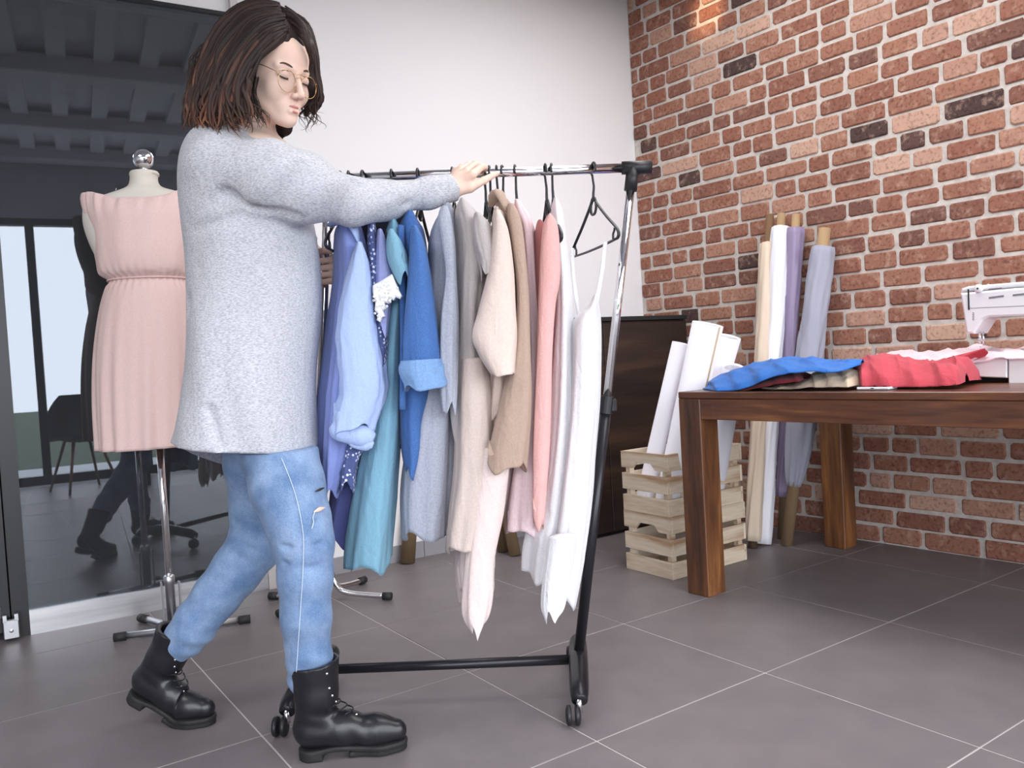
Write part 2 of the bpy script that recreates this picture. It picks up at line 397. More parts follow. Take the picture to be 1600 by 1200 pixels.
o = obj('trim_1', wallbox(GX+NGv*.012, GX+DG*.03+NGv*.012, .05, 0, CEIL, NGv), mat('jamb_paint', srgb(205, 200, 198), .5), smooth=False, base=GX); tag(o, kind='structure')
# glazing: window_1 fixed pane with aluminium rail, black post, door leaf to its left
GL = np.array([.200, 3.516, 0])
M_glass = bpy.data.materials.new('dark_glass'); M_glass.use_nodes = True
_n = M_glass.node_tree; _b = _n.nodes['Principled BSDF']; _o = _n.nodes['Material Output']
_g = _n.nodes.new('ShaderNodeBsdfGlossy'); _g.inputs['Roughness'].default_value = .012; _g.inputs['Color'].default_value = (.86, .93, 1, 1)
_t = _n.nodes.new('ShaderNodeBsdfTransparent'); _t.inputs['Color'].default_value = (.42, .44, .47, 1)
_m = _n.nodes.new('ShaderNodeMixShader'); _fr = _n.nodes.new('ShaderNodeFresnel'); _fr.inputs['IOR'].default_value = 1.6
_ma = _n.nodes.new('ShaderNodeMath'); _ma.operation = 'MULTIPLY_ADD'; _ma.inputs[1].default_value = 1.; _ma.inputs[2].default_value = .05
_n.links.new(_fr.outputs[0], _ma.inputs[0]); _n.links.new(_ma.outputs[0], _m.inputs[0]); _n.links.new(_t.outputs[0], _m.inputs[1]); _n.links.new(_g.outputs[0], _m.inputs[2]); _d = _n.nodes.new('ShaderNodeBsdfDiffuse'); _d.inputs['Color'].default_value = (.5, .51, .54, 1); _m2 = _n.nodes.new('ShaderNodeMixShader'); _m2.inputs[0].default_value = .05; _n.links.new(_m.outputs[0], _m2.inputs[1]); _n.links.new(_d.outputs[0], _m2.inputs[2]); _n.links.new(_m2.outputs[0], _o.inputs['Surface'])
w1 = bpy.data.objects.new('window_1', None); COL.objects.link(w1); w1.location = GL.tolist(); tag(w1, kind='structure')
obj('pane', wallbox(GL+NGv*-.01, GX+NGv*-.01, .012, .085, GTOP, NGv), M_glass, w1, smooth=False)
obj('bottom_rail', wallbox(GL, GX, .05, 0, .09, NGv), M_alu, w1, smooth=False)
obj('top_rail', wallbox(GL, GX, .05, GTOP-.012, GTOP+.004, NGv), M_blackframe, w1, smooth=False)
obj('black_post', wallbox(GL-DG*.055, GL, .06, 0, GTOP, NGv), M_blackframe, w1, smooth=False)
d1 = bpy.data.objects.new('door_1', None); COL.objects.link(d1); d1.location = (GL-DG*.06).tolist(); tag(d1, kind='structure')
DR = GL-DG*.06+NGv*.012; DL = DR-DG*1.1
obj('door_stile', join(wallbox(DR-DG*.028, DR, .045, .03, GTOP, NGv), wallbox(DL, DL+DG*.06, .045, .03, GTOP, NGv), wallbox(DL, DR, .045, .03, .085, NGv)), M_blackframe, d1, smooth=False)
obj('pane', wallbox(DL+DG*.05+NGv*-.015, DR-DG*.026+NGv*-.015, .012, .08, GTOP, NGv), M_glass, d1, smooth=False)
pb = atv(18, 985, GL+NGv*.03, PG)
pbz = Z*.0
bk = join(box(pb*[1, 1, 0]+Z*.045+NGv*.005, (.05, .018, .07), [DG, NGv, Z], bev=.003), box(pb*[1, 1, 0]+Z*.085+NGv*.005-DG*.018, (.012, .018, .025), [DG, NGv, Z]), box(pb*[1, 1, 0]+Z*.085+NGv*.005+DG*.018, (.012, .018, .025), [DG, NGv, Z]))
br = obj('floor_bracket', bk, M_steel, d1, smooth=False)
obj('screw', lathe(pb*[1, 1, 0]+Z*.04+NGv*.013, [(.007, 0), (.007, .003), (.004, .004)], 12, NGv), M_chrome, br)
GE = DL-DG*3.2
w2 = bpy.data.objects.new('window_2', None); COL.objects.link(w2); w2.location = GE.tolist(); tag(w2, kind='structure')
obj('pane', wallbox(GE, DL-DG*.01, .012, .085, GTOP, NGv), M_glass, w2, smooth=False)
obj('bottom_rail', wallbox(GE, DL-DG*.01, .05, 0, .09, NGv), M_alu, w2, smooth=False)
# the unlit office behind the glass, its darkness put into the wall colour
M_darkwall = mat('unlit_office_wall', (.05, .05, .055), .9)
o = obj('wall_office', join(box((.5, 7.4, 1.5), (9, .1, 3)), box((-4.0, 5.4, 1.5), (.1, 4, 3)), box((3.5, 5.5, 1.5), (.1, 3.8, 3)), box((-.2, 5.5, 3.02), (8, 4, .06))), M_darkwall, smooth=False, base=(.5, 7.4, 0)); tag(o, kind='structure')
# ceiling of steel sheet with beams
M_ceil = mat('grey_steel_ceiling', srgb(214, 216, 224), .6)
parts = [box((.9, 1.1, CEIL+.08), (9.4, 5.6, .04))]
x = -3.9
while x < 3.9:
    parts.append(box((x, 1.0, CEIL+.03), (.11, 5.4, .07))); x += .27
ce = obj('ceiling', join(*parts), M_ceil, smooth=False, base=(.9, 1.6, CEIL)); tag(ce, kind='structure')
for y in (-1.4, -.35, .95, 2.2, 3.3): obj('beam', box((.0, y, CEIL-.03), (7.6, .2, .12), bev=.01), M_ceil, ce, smooth=False)
# walls and glazing behind the camera
M_wl = mat('side_wall_paint', srgb(206, 204, 206), .9)
o = obj('wall_left', box((-3.85, .9, CEIL/2), (.1, 5.6, CEIL)), M_wl, smooth=False, base=(-3.85, 1.4, 0)); tag(o, kind='structure')
YW = -1.6
o = obj('wall_front', box((.1, YW, 2.71), (8, .14, .6)), mat('lintel_paint', srgb(196, 200, 210), .8), smooth=False, base=(.1, YW, 2.4)); tag(o, kind='structure')
w3 = bpy.data.objects.new('window_3', None); COL.objects.link(w3); w3.location = (.1, YW, 0); tag(w3, kind='structure')
for x in (-3.8, -2.5, -1.2, .1, .95, 2.25, 3.5): obj('mullion', box((x, YW, 1.2), (.07, .09, 2.42), bev=.004), M_blackframe, w3, smooth=False)
obj('window_sill', box((0, YW, .04), (7.8, .1, .08)), M_blackframe, w3, smooth=False); obj('header', box((0, YW, 2.38), (7.8, .1, .06)), M_blackframe, w3, smooth=False)
obj('transom', box((-2.5, YW, 1.1), (2.6, .06, .05)), M_blackframe, w3, smooth=False)
# lawn and far shrubs outside
M_lawn = mat('lawn', srgb(72, 82, 60), .95, col2=srgb(58, 68, 50), scale=3)
tag(obj('lawn', box((0, -15, -.14), (60, 24, .1)), M_lawn, smooth=False, base=(0, -12, -.09)), kind='structure')
tag(obj('terrace', box((0, -2.6, -.1), (12, 1.9, .14)), mat('terrace_slab', srgb(190, 188, 186), .8), smooth=False, base=(0, -1.6, -.05)), kind='structure')
tp = wl.matrix_world
so.location = (2.85, 2.75, 2.80); _tg = atv(1105, 22, B0, PB); so.rotation_euler = (Vector(_tg)-Vector(so.location)).to_track_quat('-Z', 'Y').to_euler()
# ------------------------------------------------------------------ furniture
M_sheesham = wood('sheesham', [srgb(50, 30, 24), srgb(80, 48, 34), srgb(104, 64, 42), srgb(140, 92, 54)], 1, ring=9, rough=.35, coat=.15)
M_sheesham_v = wood('sheesham_upright', [srgb(54, 34, 26), srgb(86, 54, 36), srgb(116, 74, 44), srgb(154, 104, 60)], 2, ring=9, rough=.38, coat=.1)
M_pine = wood('raw_pine', [srgb(176, 140, 108), srgb(216, 200, 176), srgb(232, 220, 202)], 0, ring=10, rough=.7)
M_pine_y = wood('raw_pine_end', [srgb(176, 140, 108), srgb(216, 200, 176), srgb(232, 220, 202)], 1, ring=10, rough=.7)
M_walnut = wood('dark_walnut', [srgb(34, 26, 24), srgb(52, 38, 32), srgb(84, 62, 46)], 0, ring=4, rough=.45)
M_kraft = mat('kraft_card', srgb(176, 148, 112), .8, col2=srgb(160, 132, 98), scale=30, stretch=(1, 1, .1))
M_paper = mat('white_paper', srgb(226, 224, 232), .8)
M_rubber = mat('black_rubber', (.02, .02, .022), .6)
# work table
TBX0, TBX1, TBY0, TBY1, TBZ = 2.245, 3.275, .14, 2.185, .757
tb = empty('work_table', 'heavy dark brown solid wood work table with thick square legs by the brick wall', 'table', (TBX0, TBY1, 0))
obj('tabletop', box(((TBX0+TBX1)/2, (TBY0+TBY1)/2, TBZ-.0125), (TBX1-TBX0, TBY1-TBY0, .025), bev=.003), M_sheesham, tb, smooth=False)
for lx in (TBX0+.05, TBX1-.05):
    for ly in (TBY0+.05, TBY1-.05):
        obj('leg', box((lx, ly, (TBZ-.025)/2), (.1, .1, TBZ-.0255), bev=.003), M_sheesham_v, tb, smooth=False)
for lx in (TBX0+.013, TBX1-.013): obj('apron', box((lx, (TBY0+TBY1)/2, .694), (.024, TBY1-TBY0-.202, .074), bev=.002), M_sheesham, tb, smooth=False)
for ly in (TBY0+.013, TBY1-.013): obj('apron', box(((TBX0+TBX1)/2, ly, .694), (TBX1-TBX0-.202, .024, .074), bev=.002), M_sheesham, tb, smooth=False)
tb.rotation_euler = (0, 0, math.radians(PB-90))
def tabl(u, v, z=0.):
    'point on the table: u metres from the near long edge, v metres from the left end'
    c, s_ = math.cos(math.radians(PB-90)), math.sin(math.radians(PB-90)); return np.array([TBX0+u*c+v*s_, TBY1+u*s_-v*c, TBZ+z])
# wooden crates
def crate(x0, y0, z0, wx, wy, h, label, ang):
    e = empty('wooden_crate', label, 'crate', (x0, y0, z0), 'stacked pine slat crates')
    e['group'] = None; del e['group']
    sh = .068; gap = (h-3*sh)/2; t = .012
    for k in range(3):
        z = sh/2+k*(sh+gap)
        for s in (0, 1):
            xx = t/2 if s == 0 else wx-t/2
            if k == 2:
                c = .055; P = [(0, 0), (wy/2-c-.012, 0), (wy/2-c+.012, .026), (wy/2+c-.012, .026), (wy/2+c+.012, 0), (wy, 0), (wy, sh), (0, sh)]
                obj('slat', prism(P, t, (xx-t/2, 0, z-sh/2), [0, 1, 0], [0, 0, 1], [1, 0, 0]), M_pine_y, e, smooth=False, local=True)
            else: obj('slat', box((xx, wy/2, z), (t, wy, sh), bev=.0015), M_pine_y, e, smooth=False, local=True)
            yy = t/2 if s == 0 else wy-t/2
            obj('slat', box((wx/2, yy, z), (wx-2*t-.001, t, sh), bev=.0015), M_pine, e, smooth=False, local=True)
    for x in (t+.013, wx-t-.013):
        for y in (t+.013, wy-t-.013): obj('corner_post', box((x, y, h/2-.004), (.024, .024, h-.01)), M_pine, e, smooth=False, local=True)
    for k in range(4): obj('bottom_board', box((wx/2, .05+k*(wy-.1)/3, .006), (wx-2*t-.06, .055, .01)), M_pine, e, smooth=False, local=True)
    e.rotation_euler = (0, 0, math.radians(ang)); return e
crate(2.327, 2.340, 0, .445, .272, .25, 'raw pine slat crate standing on the floor, lower of the stack of two', 0)
crate(2.322, 2.341, .251, .44, .268, .25, 'raw pine slat crate holding white paper rolls, upper of the stack of two', -.6)
# paper rolls standing in the upper crate
def paper_roll(label, p0, p1, R, tape=None, mt=M_paper, cone=0.):
    e = empty('paper_roll', label, 'paper roll', p0, 'paper rolls in the crate'); del e['group']
    ax = unit(np.array(p1)-p0); L_ = np.linalg.norm(np.array(p1)-p0)
    V, F = lathe(p0, [(R*.9, .0), (R*.96, .0), (R*.96, 0), (R+cone, L_), (R+cone-.004, L_+.0005), (R-.006, L_-.05), (R*.55, L_-.2), (0.001, L_-.21)], 40, ax, capped=False)
    obj('sheet', (V, F), mt, e)
    V2 = []; 
    for i in range(50):                                             # inner turns of the sheet
        a = i/49*2*PI*1.6; r_ = (R-.008)*(1-.25*i/49); x = unit(np.cross(ax, [0, 1, 0])); y = np.cross(ax, x)
        for h_ in (L_-.12, L_-.004): V2.append(np.array(p0)+ax*h_+r_*(math.cos(a)*x+math.sin(a)*y))
    obj('inner_turn', (V2, [[2*i, 2*i+2, 2*i+3, 2*i+1] for i in range(49)]), mt, e)
    if tape is not None:
        # the long edge of the sheet, taped down
        x = unit(np.cross(ax, [0, 1, 0])); y = np.cross(ax, x); P = []
        for h_ in np.linspace(.0, L_, 12):
            rr = R+cone*h_/L_+.0012
            for da in (-.07, .07): a = tape+da; P.append(np.array(p0)+ax*h_+rr*(math.cos(a)*x+math.sin(a)*y))
        obj('tape_edge', (P, [[2*i, 2*i+2, 2*i+3, 2*i+1] for i in range(11)]), mat('tan_tape', srgb(212, 190, 150), .6), e, label='tan tape along the sheet edge')
    return e
_p0, _p1 = np.array((2.415, 2.44, .268)), atd(1106, 506, 3.24)
paper_roll('tall fat white paper roll with a tan tape line, leaning in the crate', _p0, _p1, .058, tape=None, cone=.003)
paper_roll('thin white paper roll leaning at the left edge of the crate', (2.385, 2.555, .268), atd(1064, 536, 3.36), .036)
paper_roll('white paper roll standing behind and right of the tape-edged roll', (2.60, 2.52, .268), atd(1140, 526, 3.36), .046)
paper_roll('shorter white paper roll whose open top shows just above the blue fabric', (2.66, 2.42, .268), atd(1146, 574, 3.26), .045)
# tape line on the fat roll, on the side turned to the camera
def roll_tape():
    e = [o for o in COL.objects if o.get('label', '').startswith('tall fat')][0]; ax = unit(_p1-_p0); L_ = np.linalg.norm(_p1-_p0); P = []
    sx = unit(np.cross(ax, FV)); sx = sx if sx@RV > 0 else -sx; sy = -unit(np.cross(ax, sx)); sy = sy if sy@FV < 0 else -sy
    for h_ in np.linspace(.02, L_, 14):
        rr = .0582+.003*h_/L_+.0012
        for a in (.86, 1.02): P.append(_p0+ax*h_+rr*(math.cos(a)*sx+math.sin(a)*sy))
    obj('tape_line', (P, [[2*i, 2*i+2, 2*i+3, 2*i+1] for i in range(13)]), mat('tan_tape', srgb(212, 190, 150), .6), e, label='tan tape line')
roll_tape()
# dark cabinet in the corner
CY = 3.12; cx0, cx1 = 2.42, 3.30
cb = empty('dark_cabinet', 'tall dark walnut cabinet with a black top in the corner behind the crates', 'cabinet', (2.86, 3.27, 0))
obj('body', box(((cx0+cx1)/2, CY+.16, .54), (cx1-cx0, .28, 1.06), bev=.002), M_walnut, cb, smooth=False)
obj('top', box(((cx0+cx1)/2, CY+.155, 1.083), (cx1-cx0+.01, .31, .022), bev=.002), mat('black_top', (.02, .02, .022), .5), cb, smooth=False)
sx_ = atv(947, 600, (2.6, CY, 0), 0)[0]
for xa, xb in ((cx0+.004, sx_-.002), (sx_+.002, cx1-.004)): obj('door', box(((xa+xb)/2, CY+.009, .54), (xb-xa, .018, 1.04), bev=.002), M_walnut, cb, smooth=False)
# rolls of cloth leaning on the brick wall
def cloth_roll(label, base, top, R, col, h0, h1, rough=.7, tubeR=.019, card=None, gather=False, group=None):
    e = empty('fabric_roll', label, 'fabric roll', base); ax = unit(np.array(top)-base); L_ = np.linalg.norm(np.array(top)-base)
    obj('cardboard_tube', lathe(base, [(tubeR*.8, .006), (tubeR, .0), (tubeR, L_), (tubeR*.82, L_), (tubeR*.8, L_-.06), (0.001, L_-.061)], 24, ax), card or M_kraft, e)
    n = 40; rows = np.linspace(h0, h1, 44); x = unit(np.cross(ax, [0, 1, 0])); y = np.cross(ax, x); V = []
    for i, h_ in enumerate(rows):
        t = i/(len(rows)-1)
        for j in range(n):
            a = 2*PI*j/n; r_ = R*(1+.06*math.sin(3*a+4*t+R*90)+.04*math.sin(7*a-9*t)+.03*math.sin(25*t+2*a+R*300)+.03*abs(math.sin(18*t-3*a))+.02*math.sin(61*t+5*a))
            if gather: r_ *= (.62+.75*math.sin(min(1, t*3.2)*PI/2)) if t < .32 else 1.37-.37*(t-.32)/.68; r_ += .006*math.sin(9*a+6*t)*(1-t)
            if i == 0 or i == len(rows)-1: r_ *= .93
            c = math.cos(a-2.2*t); r_ += .006*(abs(c) > .985)        # loose edge of the cloth
            V.append(np.array(base)+ax*h_+r_*(math.cos(a)*x+math.sin(a)*y))
    F = []
    for i in range(len(rows)-1):
        for j in range(n): k = (j+1) % n; F.append([i*n+j, i*n+k, (i+1)*n+k, (i+1)*n+j])
    V += [np.array(base)+ax*h0, np.array(base)+ax*h1]; q = len(V)-2
    for j in range(n): k = (j+1) % n; F.append([q, k, j]); F.append([q+1, (len(rows)-1)*n+j, (len(rows)-1)*n+k])
    obj('wound_cloth', (V, F), mat('rolled_cloth', col, rough, bump=.35, scale=9, stretch=(1, 1, .25), bdist=.02, sheen=.1), e)
    return e
Bq = B0+NB*.055
cloth_roll('cream fabric roll leaning on bricks, leftmost of the four rolls', atz(1176, 856, 0), atv(1203, 336, Bq, PB), .036, srgb(214, 196, 176), .03, 1.43, card=mat('brown_card', srgb(120, 92, 66), .8))
cloth_roll('bright white fabric roll standing on the floor, leaning on bricks', atz(1192, 851, 0), atv(1221, 334, Bq, PB), .040, srgb(232, 232, 240), .006, 1.485)
cloth_roll('lavender satin fabric roll leaning between the white and grey rolls', atz(1221, 842, 0), atv(1244, 335, Bq, PB), .033, srgb(148, 134, 164), .20, 1.455, rough=.38)
cloth_roll('grey blue fabric roll gathered above its bare cardboard tube end', atz(1229, 852, 0), atv(1289, 357, Bq, PB), .046, srgb(160, 162, 178), .27, 1.36, gather=True, tubeR=.026)
# brown tubes behind the clothes
def card_tube(label, base, top, R, mt=M_kraft):
    ax = unit(np.array(top)-base); L_ = np.linalg.norm(np.array(top)-base)
    V, F = lathe(base, [(R*.85, .02), (R, .0), (R, L_), (R*.86, L_), (R*.84, L_-.08), (.001, L_-.081)], 28, ax); thing('cardboard_tube', (V, F), mt, label, 'cardboard tube', base=base)
card_tube('brown cardboard tube standing behind the blue and grey clothes', atz(637, 880), atz(637, 880)+np.array([.12, .06, .62]), .033)
card_tube('brown cardboard tube behind the pale pink clothes, left of its neighbour', atz(787, 862), atz(787, 862)+np.array([-.03, .12, .70]), .028)
card_tube('brown cardboard tube behind the pale pink clothes, beside the cabinet', atz(805, 868), atz(805, 868)+np.array([-.0, .2, .72]), .028)
# stand with curved chrome legs behind the clothes
st = empty('chrome_stand', 'chrome stand with curved legs and black caps behind the hanging blue clothes', 'stand', (1.19, 3.13, 0))
sc_ = np.array([1.19, 3.13, 0])
obj('post', lathe(sc_, [(.019, .12), (.019, .62)], 18), M_chrome, st)
obj('sleeve', lathe(sc_, [(.03, .13), (.034, .14), (.034, .30), (.03, .31)], 24), mat('clear_plastic', (.82, .84, .86), .15), st)
obj('column_foot', lathe(sc_, [(.026, .04), (.026, .15)], 20), M_black, st)
for tgt in ((1.38, 2.926), (.965, 3.034), (1.02, 3.30), (1.41, 3.24)):
    d = np.array([tgt[0], tgt[1], 0])-sc_; L_ = np.linalg.norm(d); d = d/L_
    lg = obj('leg', tube([sc_+d*.022+Z*.24, sc_+d*.03+Z*.12, sc_+d*.055+Z*.055, sc_+d*.10+Z*.028, sc_+d*(L_-.02)+Z*.016], .011, 10, res=22), M_chrome, st)
    obj('foot_cap', tube([sc_+d*(L_-.035)+Z*.0165, sc_+d*(L_+.0)+Z*.0165], .0155, 12), M_rubber, lg)
# ------------------------------------------------------------------ clothes rack
RBR = np.array([1.375, 1.760, .0]); RBL = np.array([.784, 2.205, .0]); RD = unit(RBR-RBL); RN = np.array([.6236, .7817, 0])
RTR = atd(989, 262, 2.215); RTL = atd(513, 279, 2.262)
RAXIS = unit(RTR-RTL)
def barpt(px):
    """point of the rail whose picture column is px"""
    lo, hi = 0., 1.15
    for _ in range(40):
        m = (lo+hi)/2
        if pj(RTL+(RTR-RTL)*m)[0] < px: lo = m
        else: hi = m
    return RTL+(RTR-RTL)*lo
M_blackmetal = mat('black_enamel', (.018, .018, .022), .3, .3)
rk = empty('clothes_rack', 'rolling clothes rack with chrome upper poles, black lower tubes and castors', 'clothes rack', (RBL+RBR)/2)
obj('rail', tube([RTL-RAXIS*.03, RTR], .0125, 20), M_chrome, rk)
for B, T, s in ((RBL, RTL, -1), (RBR, RTR, 1)):
    b = B+Z*.09; ax = unit(T-b); L_ = np.linalg.norm(T-b)
    obj('lower_tube', tube([b, b+ax*L_*.53], .0145, 18), M_blackmetal, rk)
    up = obj('upper_pole', tube([b+ax*L_*.50, T-ax*.01], .0115, 18), M_chrome, rk)
    obj('clamp', join(tube([b+ax*(L_*.53-.035), b+ax*(L_*.53+.012)], .0185, 18), box(b+ax*L_*.52+RN*-.0+RD*.018*1, (.016, .016, .035), bev=.003)), M_black, rk, smooth=False)
    j = join(tube([T-RAXIS*.03, T+RAXIS*(.05 if s > 0 else .02)], .0175, 18), tube([T, T-ax*.062], .0175, 18))
    obj('corner_joint', j, M_black, rk)
    ft = obj('foot_bar', tube([B-RN*.205+Z*.060, B-RN*.17+Z*.075, B-RN*.06+Z*.088, B+Z*.092, B+RN*.06+Z*.088, B+RN*.17+Z*.075, B+RN*.205+Z*.060], [.020, .0245, .026, .026, .026, .0245, .020], 16, res=30, up=Z), M_blackmetal, rk)
    for q in (-1, 1):
        c = B+RN*q*.20-RD*.012+Z*.0
        ca = obj('castor', lathe(c+RD*.010+Z*.03, [(.008, 0), (.008, .035)], 12), M_chrome, ft, label='chrome castor stem')
    for q in (-1, 1):
        c = B+RN*q*.208-RD*.018; wh = []
        for e_ in (-1, 1): wh.append(lathe(c+Z*.0255+RD*e_*.004, [(.0, 0), (.018, 0), (.0235, .001), (.0255, .006), (.0235, .012), (.012, .015), (.001, .0155)], 28, RD*e_, capped=False))
        obj('castor_wheel', join(*wh), M_black, rk)
obj('cross_bar', tube([RBL+Z*.088, RBR+Z*.088], .0135, 18), M_blackmetal, rk)
# ------------------------------------------------------------------ hangers
M_hanger = mat('hanger_plastic', (.022, .022, .028), .35)
def hanger_mesh():
    """hanger in its own plane: x along the shoulders, z up, origin at the rail axis"""
    r = .0032; hook = [(0, 0, -.0)]
    a = np.radians(np.linspace(-62, 205, 22)); H_ = [(.0175*math.cos(t), .0175*math.sin(t)) for t in a]
    hook = [(x, 0, z) for x, z in H_[::-1]]
    stem = [(.0175*math.cos(a[0]), 0, .0175*math.sin(a[0])), (.003, 0, -.030), (-.004, 0, -.048), (0, 0, -.066), (0, 0, -.086)]
    hk = join(tube(hook, r, 8), tube(stem, [r, r, r*1.05, r*1.15, r*1.3], 8, res=14))
    loop = [(-.008, 0, -.084), (-.019, 0, -.100), (-.021, 0, -.118), (-.013, 0, -.132), (.0, 0, -.135), (.013, 0, -.132), (.021, 0, -.118), (.019, 0, -.100), (.008, 0, -.084), (-.008, 0, -.084)]
    arm = []
    for s in (-1, 1):
        arm.append(tube([(s*.004, 0, -.084), (s*.03, 0, -.108), (s*.10, 0, -.160), (s*.168, 0, -.205), (s*.186, 0, -.222), (s*.188, 0, -.234), (s*.178, 0, -.240)], .0045, 8, res=26, flat=.75))
        arm.append(tube([(s*.150, 0, -.238), (s*.150, 0, -.222), (s*.158, 0, -.214), (s*.160, 0, -.206)], .003, 6, res=8))
    bar_ = tube([(-.180, 0, -.240), (-.09, 0, -.243), (0, 0, -.244), (.09, 0, -.243), (.180, 0, -.240)], .0046, 8, res=12, flat=.75)
    return hk, join(tube(loop, .0038, 8, res=24), *arm, bar_)
_hk, _fr2 = hanger_mesh(); _fr2 = (np.array(_fr2[0])*[1, 1, .86]+[0, 0, -.006], _fr2[1]); hang0 = None
def hanger(px, ang, label, tilt=0.):
    global hang0
    p = barpt(px)
    if hang0 is None:
        e = empty('clothes_hanger', label, 'hanger', (0, 0, 0)); obj('hook', _hk, M_hanger, e); obj('shoulder_frame', _fr2, M_hanger, e); hang0 = e
    else:
        e = copy_tree(hang0); e['label'] = label
    e['group'] = 'black plastic clothes hangers on the rail'; e.location = p.tolist(); e.rotation_euler = (math.radians(tilt), 0, math.radians(ang)); return e
hs = [(927, 69, 'empty looking black plastic hanger carrying the white strappy camisole, rightmost on the rail', 3),
      (862, 48, 'black hanger inside the white blouse next to the camisole hanger', 0), (852, 62, 'black hanger inside the salmon pink sleeveless dress', 0),
      (805, 50, 'black hanger inside the white blouse with pink edging', 0), (785, 46, 'black hanger inside the camel brown blouse', 0), (776, 60, 'black hanger inside the cream wide sleeved blouse', 0),
      (765, 52, 'black hanger between the greige shirt and the cream blouse', 0), (757, 64, 'black hanger inside the greige short sleeved shirt', 0),
      (707, 52, 'black hanger inside the pale grey sleeveless dress, behind the hand', 0), (653, 52, 'black hanger inside the denim shirt', 0), (612, 56, 'black hanger inside the teal dress', 0),
      (567, 50, 'black hanger inside the lavender blouse with lace cuff', 0), (545, 58, 'black hanger inside the navy patterned top', 0), (532, 52, 'black hanger inside the pale blue shirt, leftmost on the rail', 0)]
for h_ in hs: hanger(*h_)
# ------------------------------------------------------------------ dress form with pink dress
MP = np.array([.623, 3.176, 0])
mq = empty('dress_form', 'cream tailor dress form on a chrome stand with a chrome ball on its neck', 'dress form', MP)
M_canvas = mat('cream_canvas', srgb(222, 216, 206), .8, bump=.1, scale=300)
DMQ = 2.972
def mrow(y, xl, xr): # centre and half width from outline
    P = atd((xl+xr)/2, y, DMQ); return P, (xr-xl)/2*DMQ/FPX
# body stack: outline columns (left, right) down the form
def stack_sdf(P, rows, bscale, ax, ay, k=1.):
    """rows: list of (z, cx, cy, a, b): ellipse stack; interpolated"""
    rows = sorted(rows, key=lambda r: r[0]); A = np.array(rows, np.float32); z = P[..., 2]
    cx = np.interp(z, A[:, 0], A[:, 1]); cy = np.interp(z, A[:, 0], A[:, 2]); a = np.interp(z, A[:, 0], A[:, 3]); b = np.interp(z, A[:, 0], A[:, 4])
    dx = P[..., 0]-cx; dy = P[..., 1]-cy; u = dx*ax[0]+dy*ax[1]; v = dx*ay[0]+dy*ay[1]
    k0 = np.sqrt((u/a)**2+(v/b)**2); k1 = np.sqrt((u/a**2)**2+(v/b**2)**2)+1e-6
    d = np.where(k0 > .05, k0*(k0-1)/k1, -np.minimum(a, b)); return np.maximum(d, np.maximum(A[0, 0]-z, z-A[-1, 0]))
def dense(rows, n=30): return cr_interp(np.array(rows, float), n)
MT = RH*math.cos(.12)+FH*math.sin(.12); MB = np.array([-MT[1], MT[0], 0])
body_px = [(272, 203, 247, .058), (284, 203, 247, .058), (294, 197, 256, .062), (303, 170, 284, .075), (313, 138, 311, .080), (332, 133, 315, .10), (360, 137, 314, .115), (400, 154, 302, .12), (436, 182, 280, .09), (470, 176, 286, .10), (520, 168, 298, .12), (580, 172, 298, .12), (640, 180, 294, .11)]
R_ = []
for y, xl, xr, b in body_px: P, a = mrow(y, xl, xr); R_.append((P[2], P[0], P[1], a-.004, b))
R_ = dense(sorted(R_), 60)
zt = R_[:, 2-2].max()
V, F = snet(lambda P: stack_sdf(P, R_.tolist(), 1, MT, MB), [MP[0]-.34, MP[1]-.34, R_[0, 0]-.02], [MP[0]+.34, MP[1]+.34, zt+.02], .0065)
obj('torso', (V, F), M_canvas, mq)
ntop = atd(225.5, 273, DMQ)
obj('neck_cap', lathe(ntop+Z*.0, [(.05, -.004), (.05, .004), (.046, .010), (.012, .013)], 30), M_canvas, mq)
obj('neck_ball', join(lathe(ntop+Z*.01, [(.012, 0), (.012, .014)], 16), lathe(ntop+Z*.056, [(.036*math.sin(t), -.036*math.cos(t)) for t in np.linspace(.01, PI-.01, 22)], 36, capped=False)), M_chrome, mq)
ptop = atd(252, 690, DMQ)
pole = obj('pole', tube([[MP[0], MP[1], .05], [MP[0], MP[1], R_[0, 0]+.05]], .0125, 18), M_chrome, mq)
obj('height_collar', lathe([MP[0], MP[1], .0], [(.016, .03), (.016, .17), (.019, .175), (.019, .20), (.014, .205)], 20), M_steel, mq)
for dx in (-.03, .035): obj('stand_plate', box(MP+np.array([dx*RH[0], dx*RH[1], .10]), (.006, .02, .16), bev=.002), M_steel, mq, smooth=False)
e0 = atz(181, 1003); e1 = atz(389, 974)
for q in ([e0, e1], [atz(232, 975)+(atz(232, 975)-MP)*.3, MP+(MP-atz(232, 975))*.9]):
    a, b = np.array(q[0]), np.array(q[1]); a[2] = b[2] = .0165; d = unit(b-a)
    f = obj('base_tube', tube([a, b], .0115, 14), M_steel, mq)
    for e_, s in ((a, 1), (b, -1)): obj('end_cap', tube([e_-d*s*.006, e_+d*s*.035], .0155, 14), M_rubber, f)
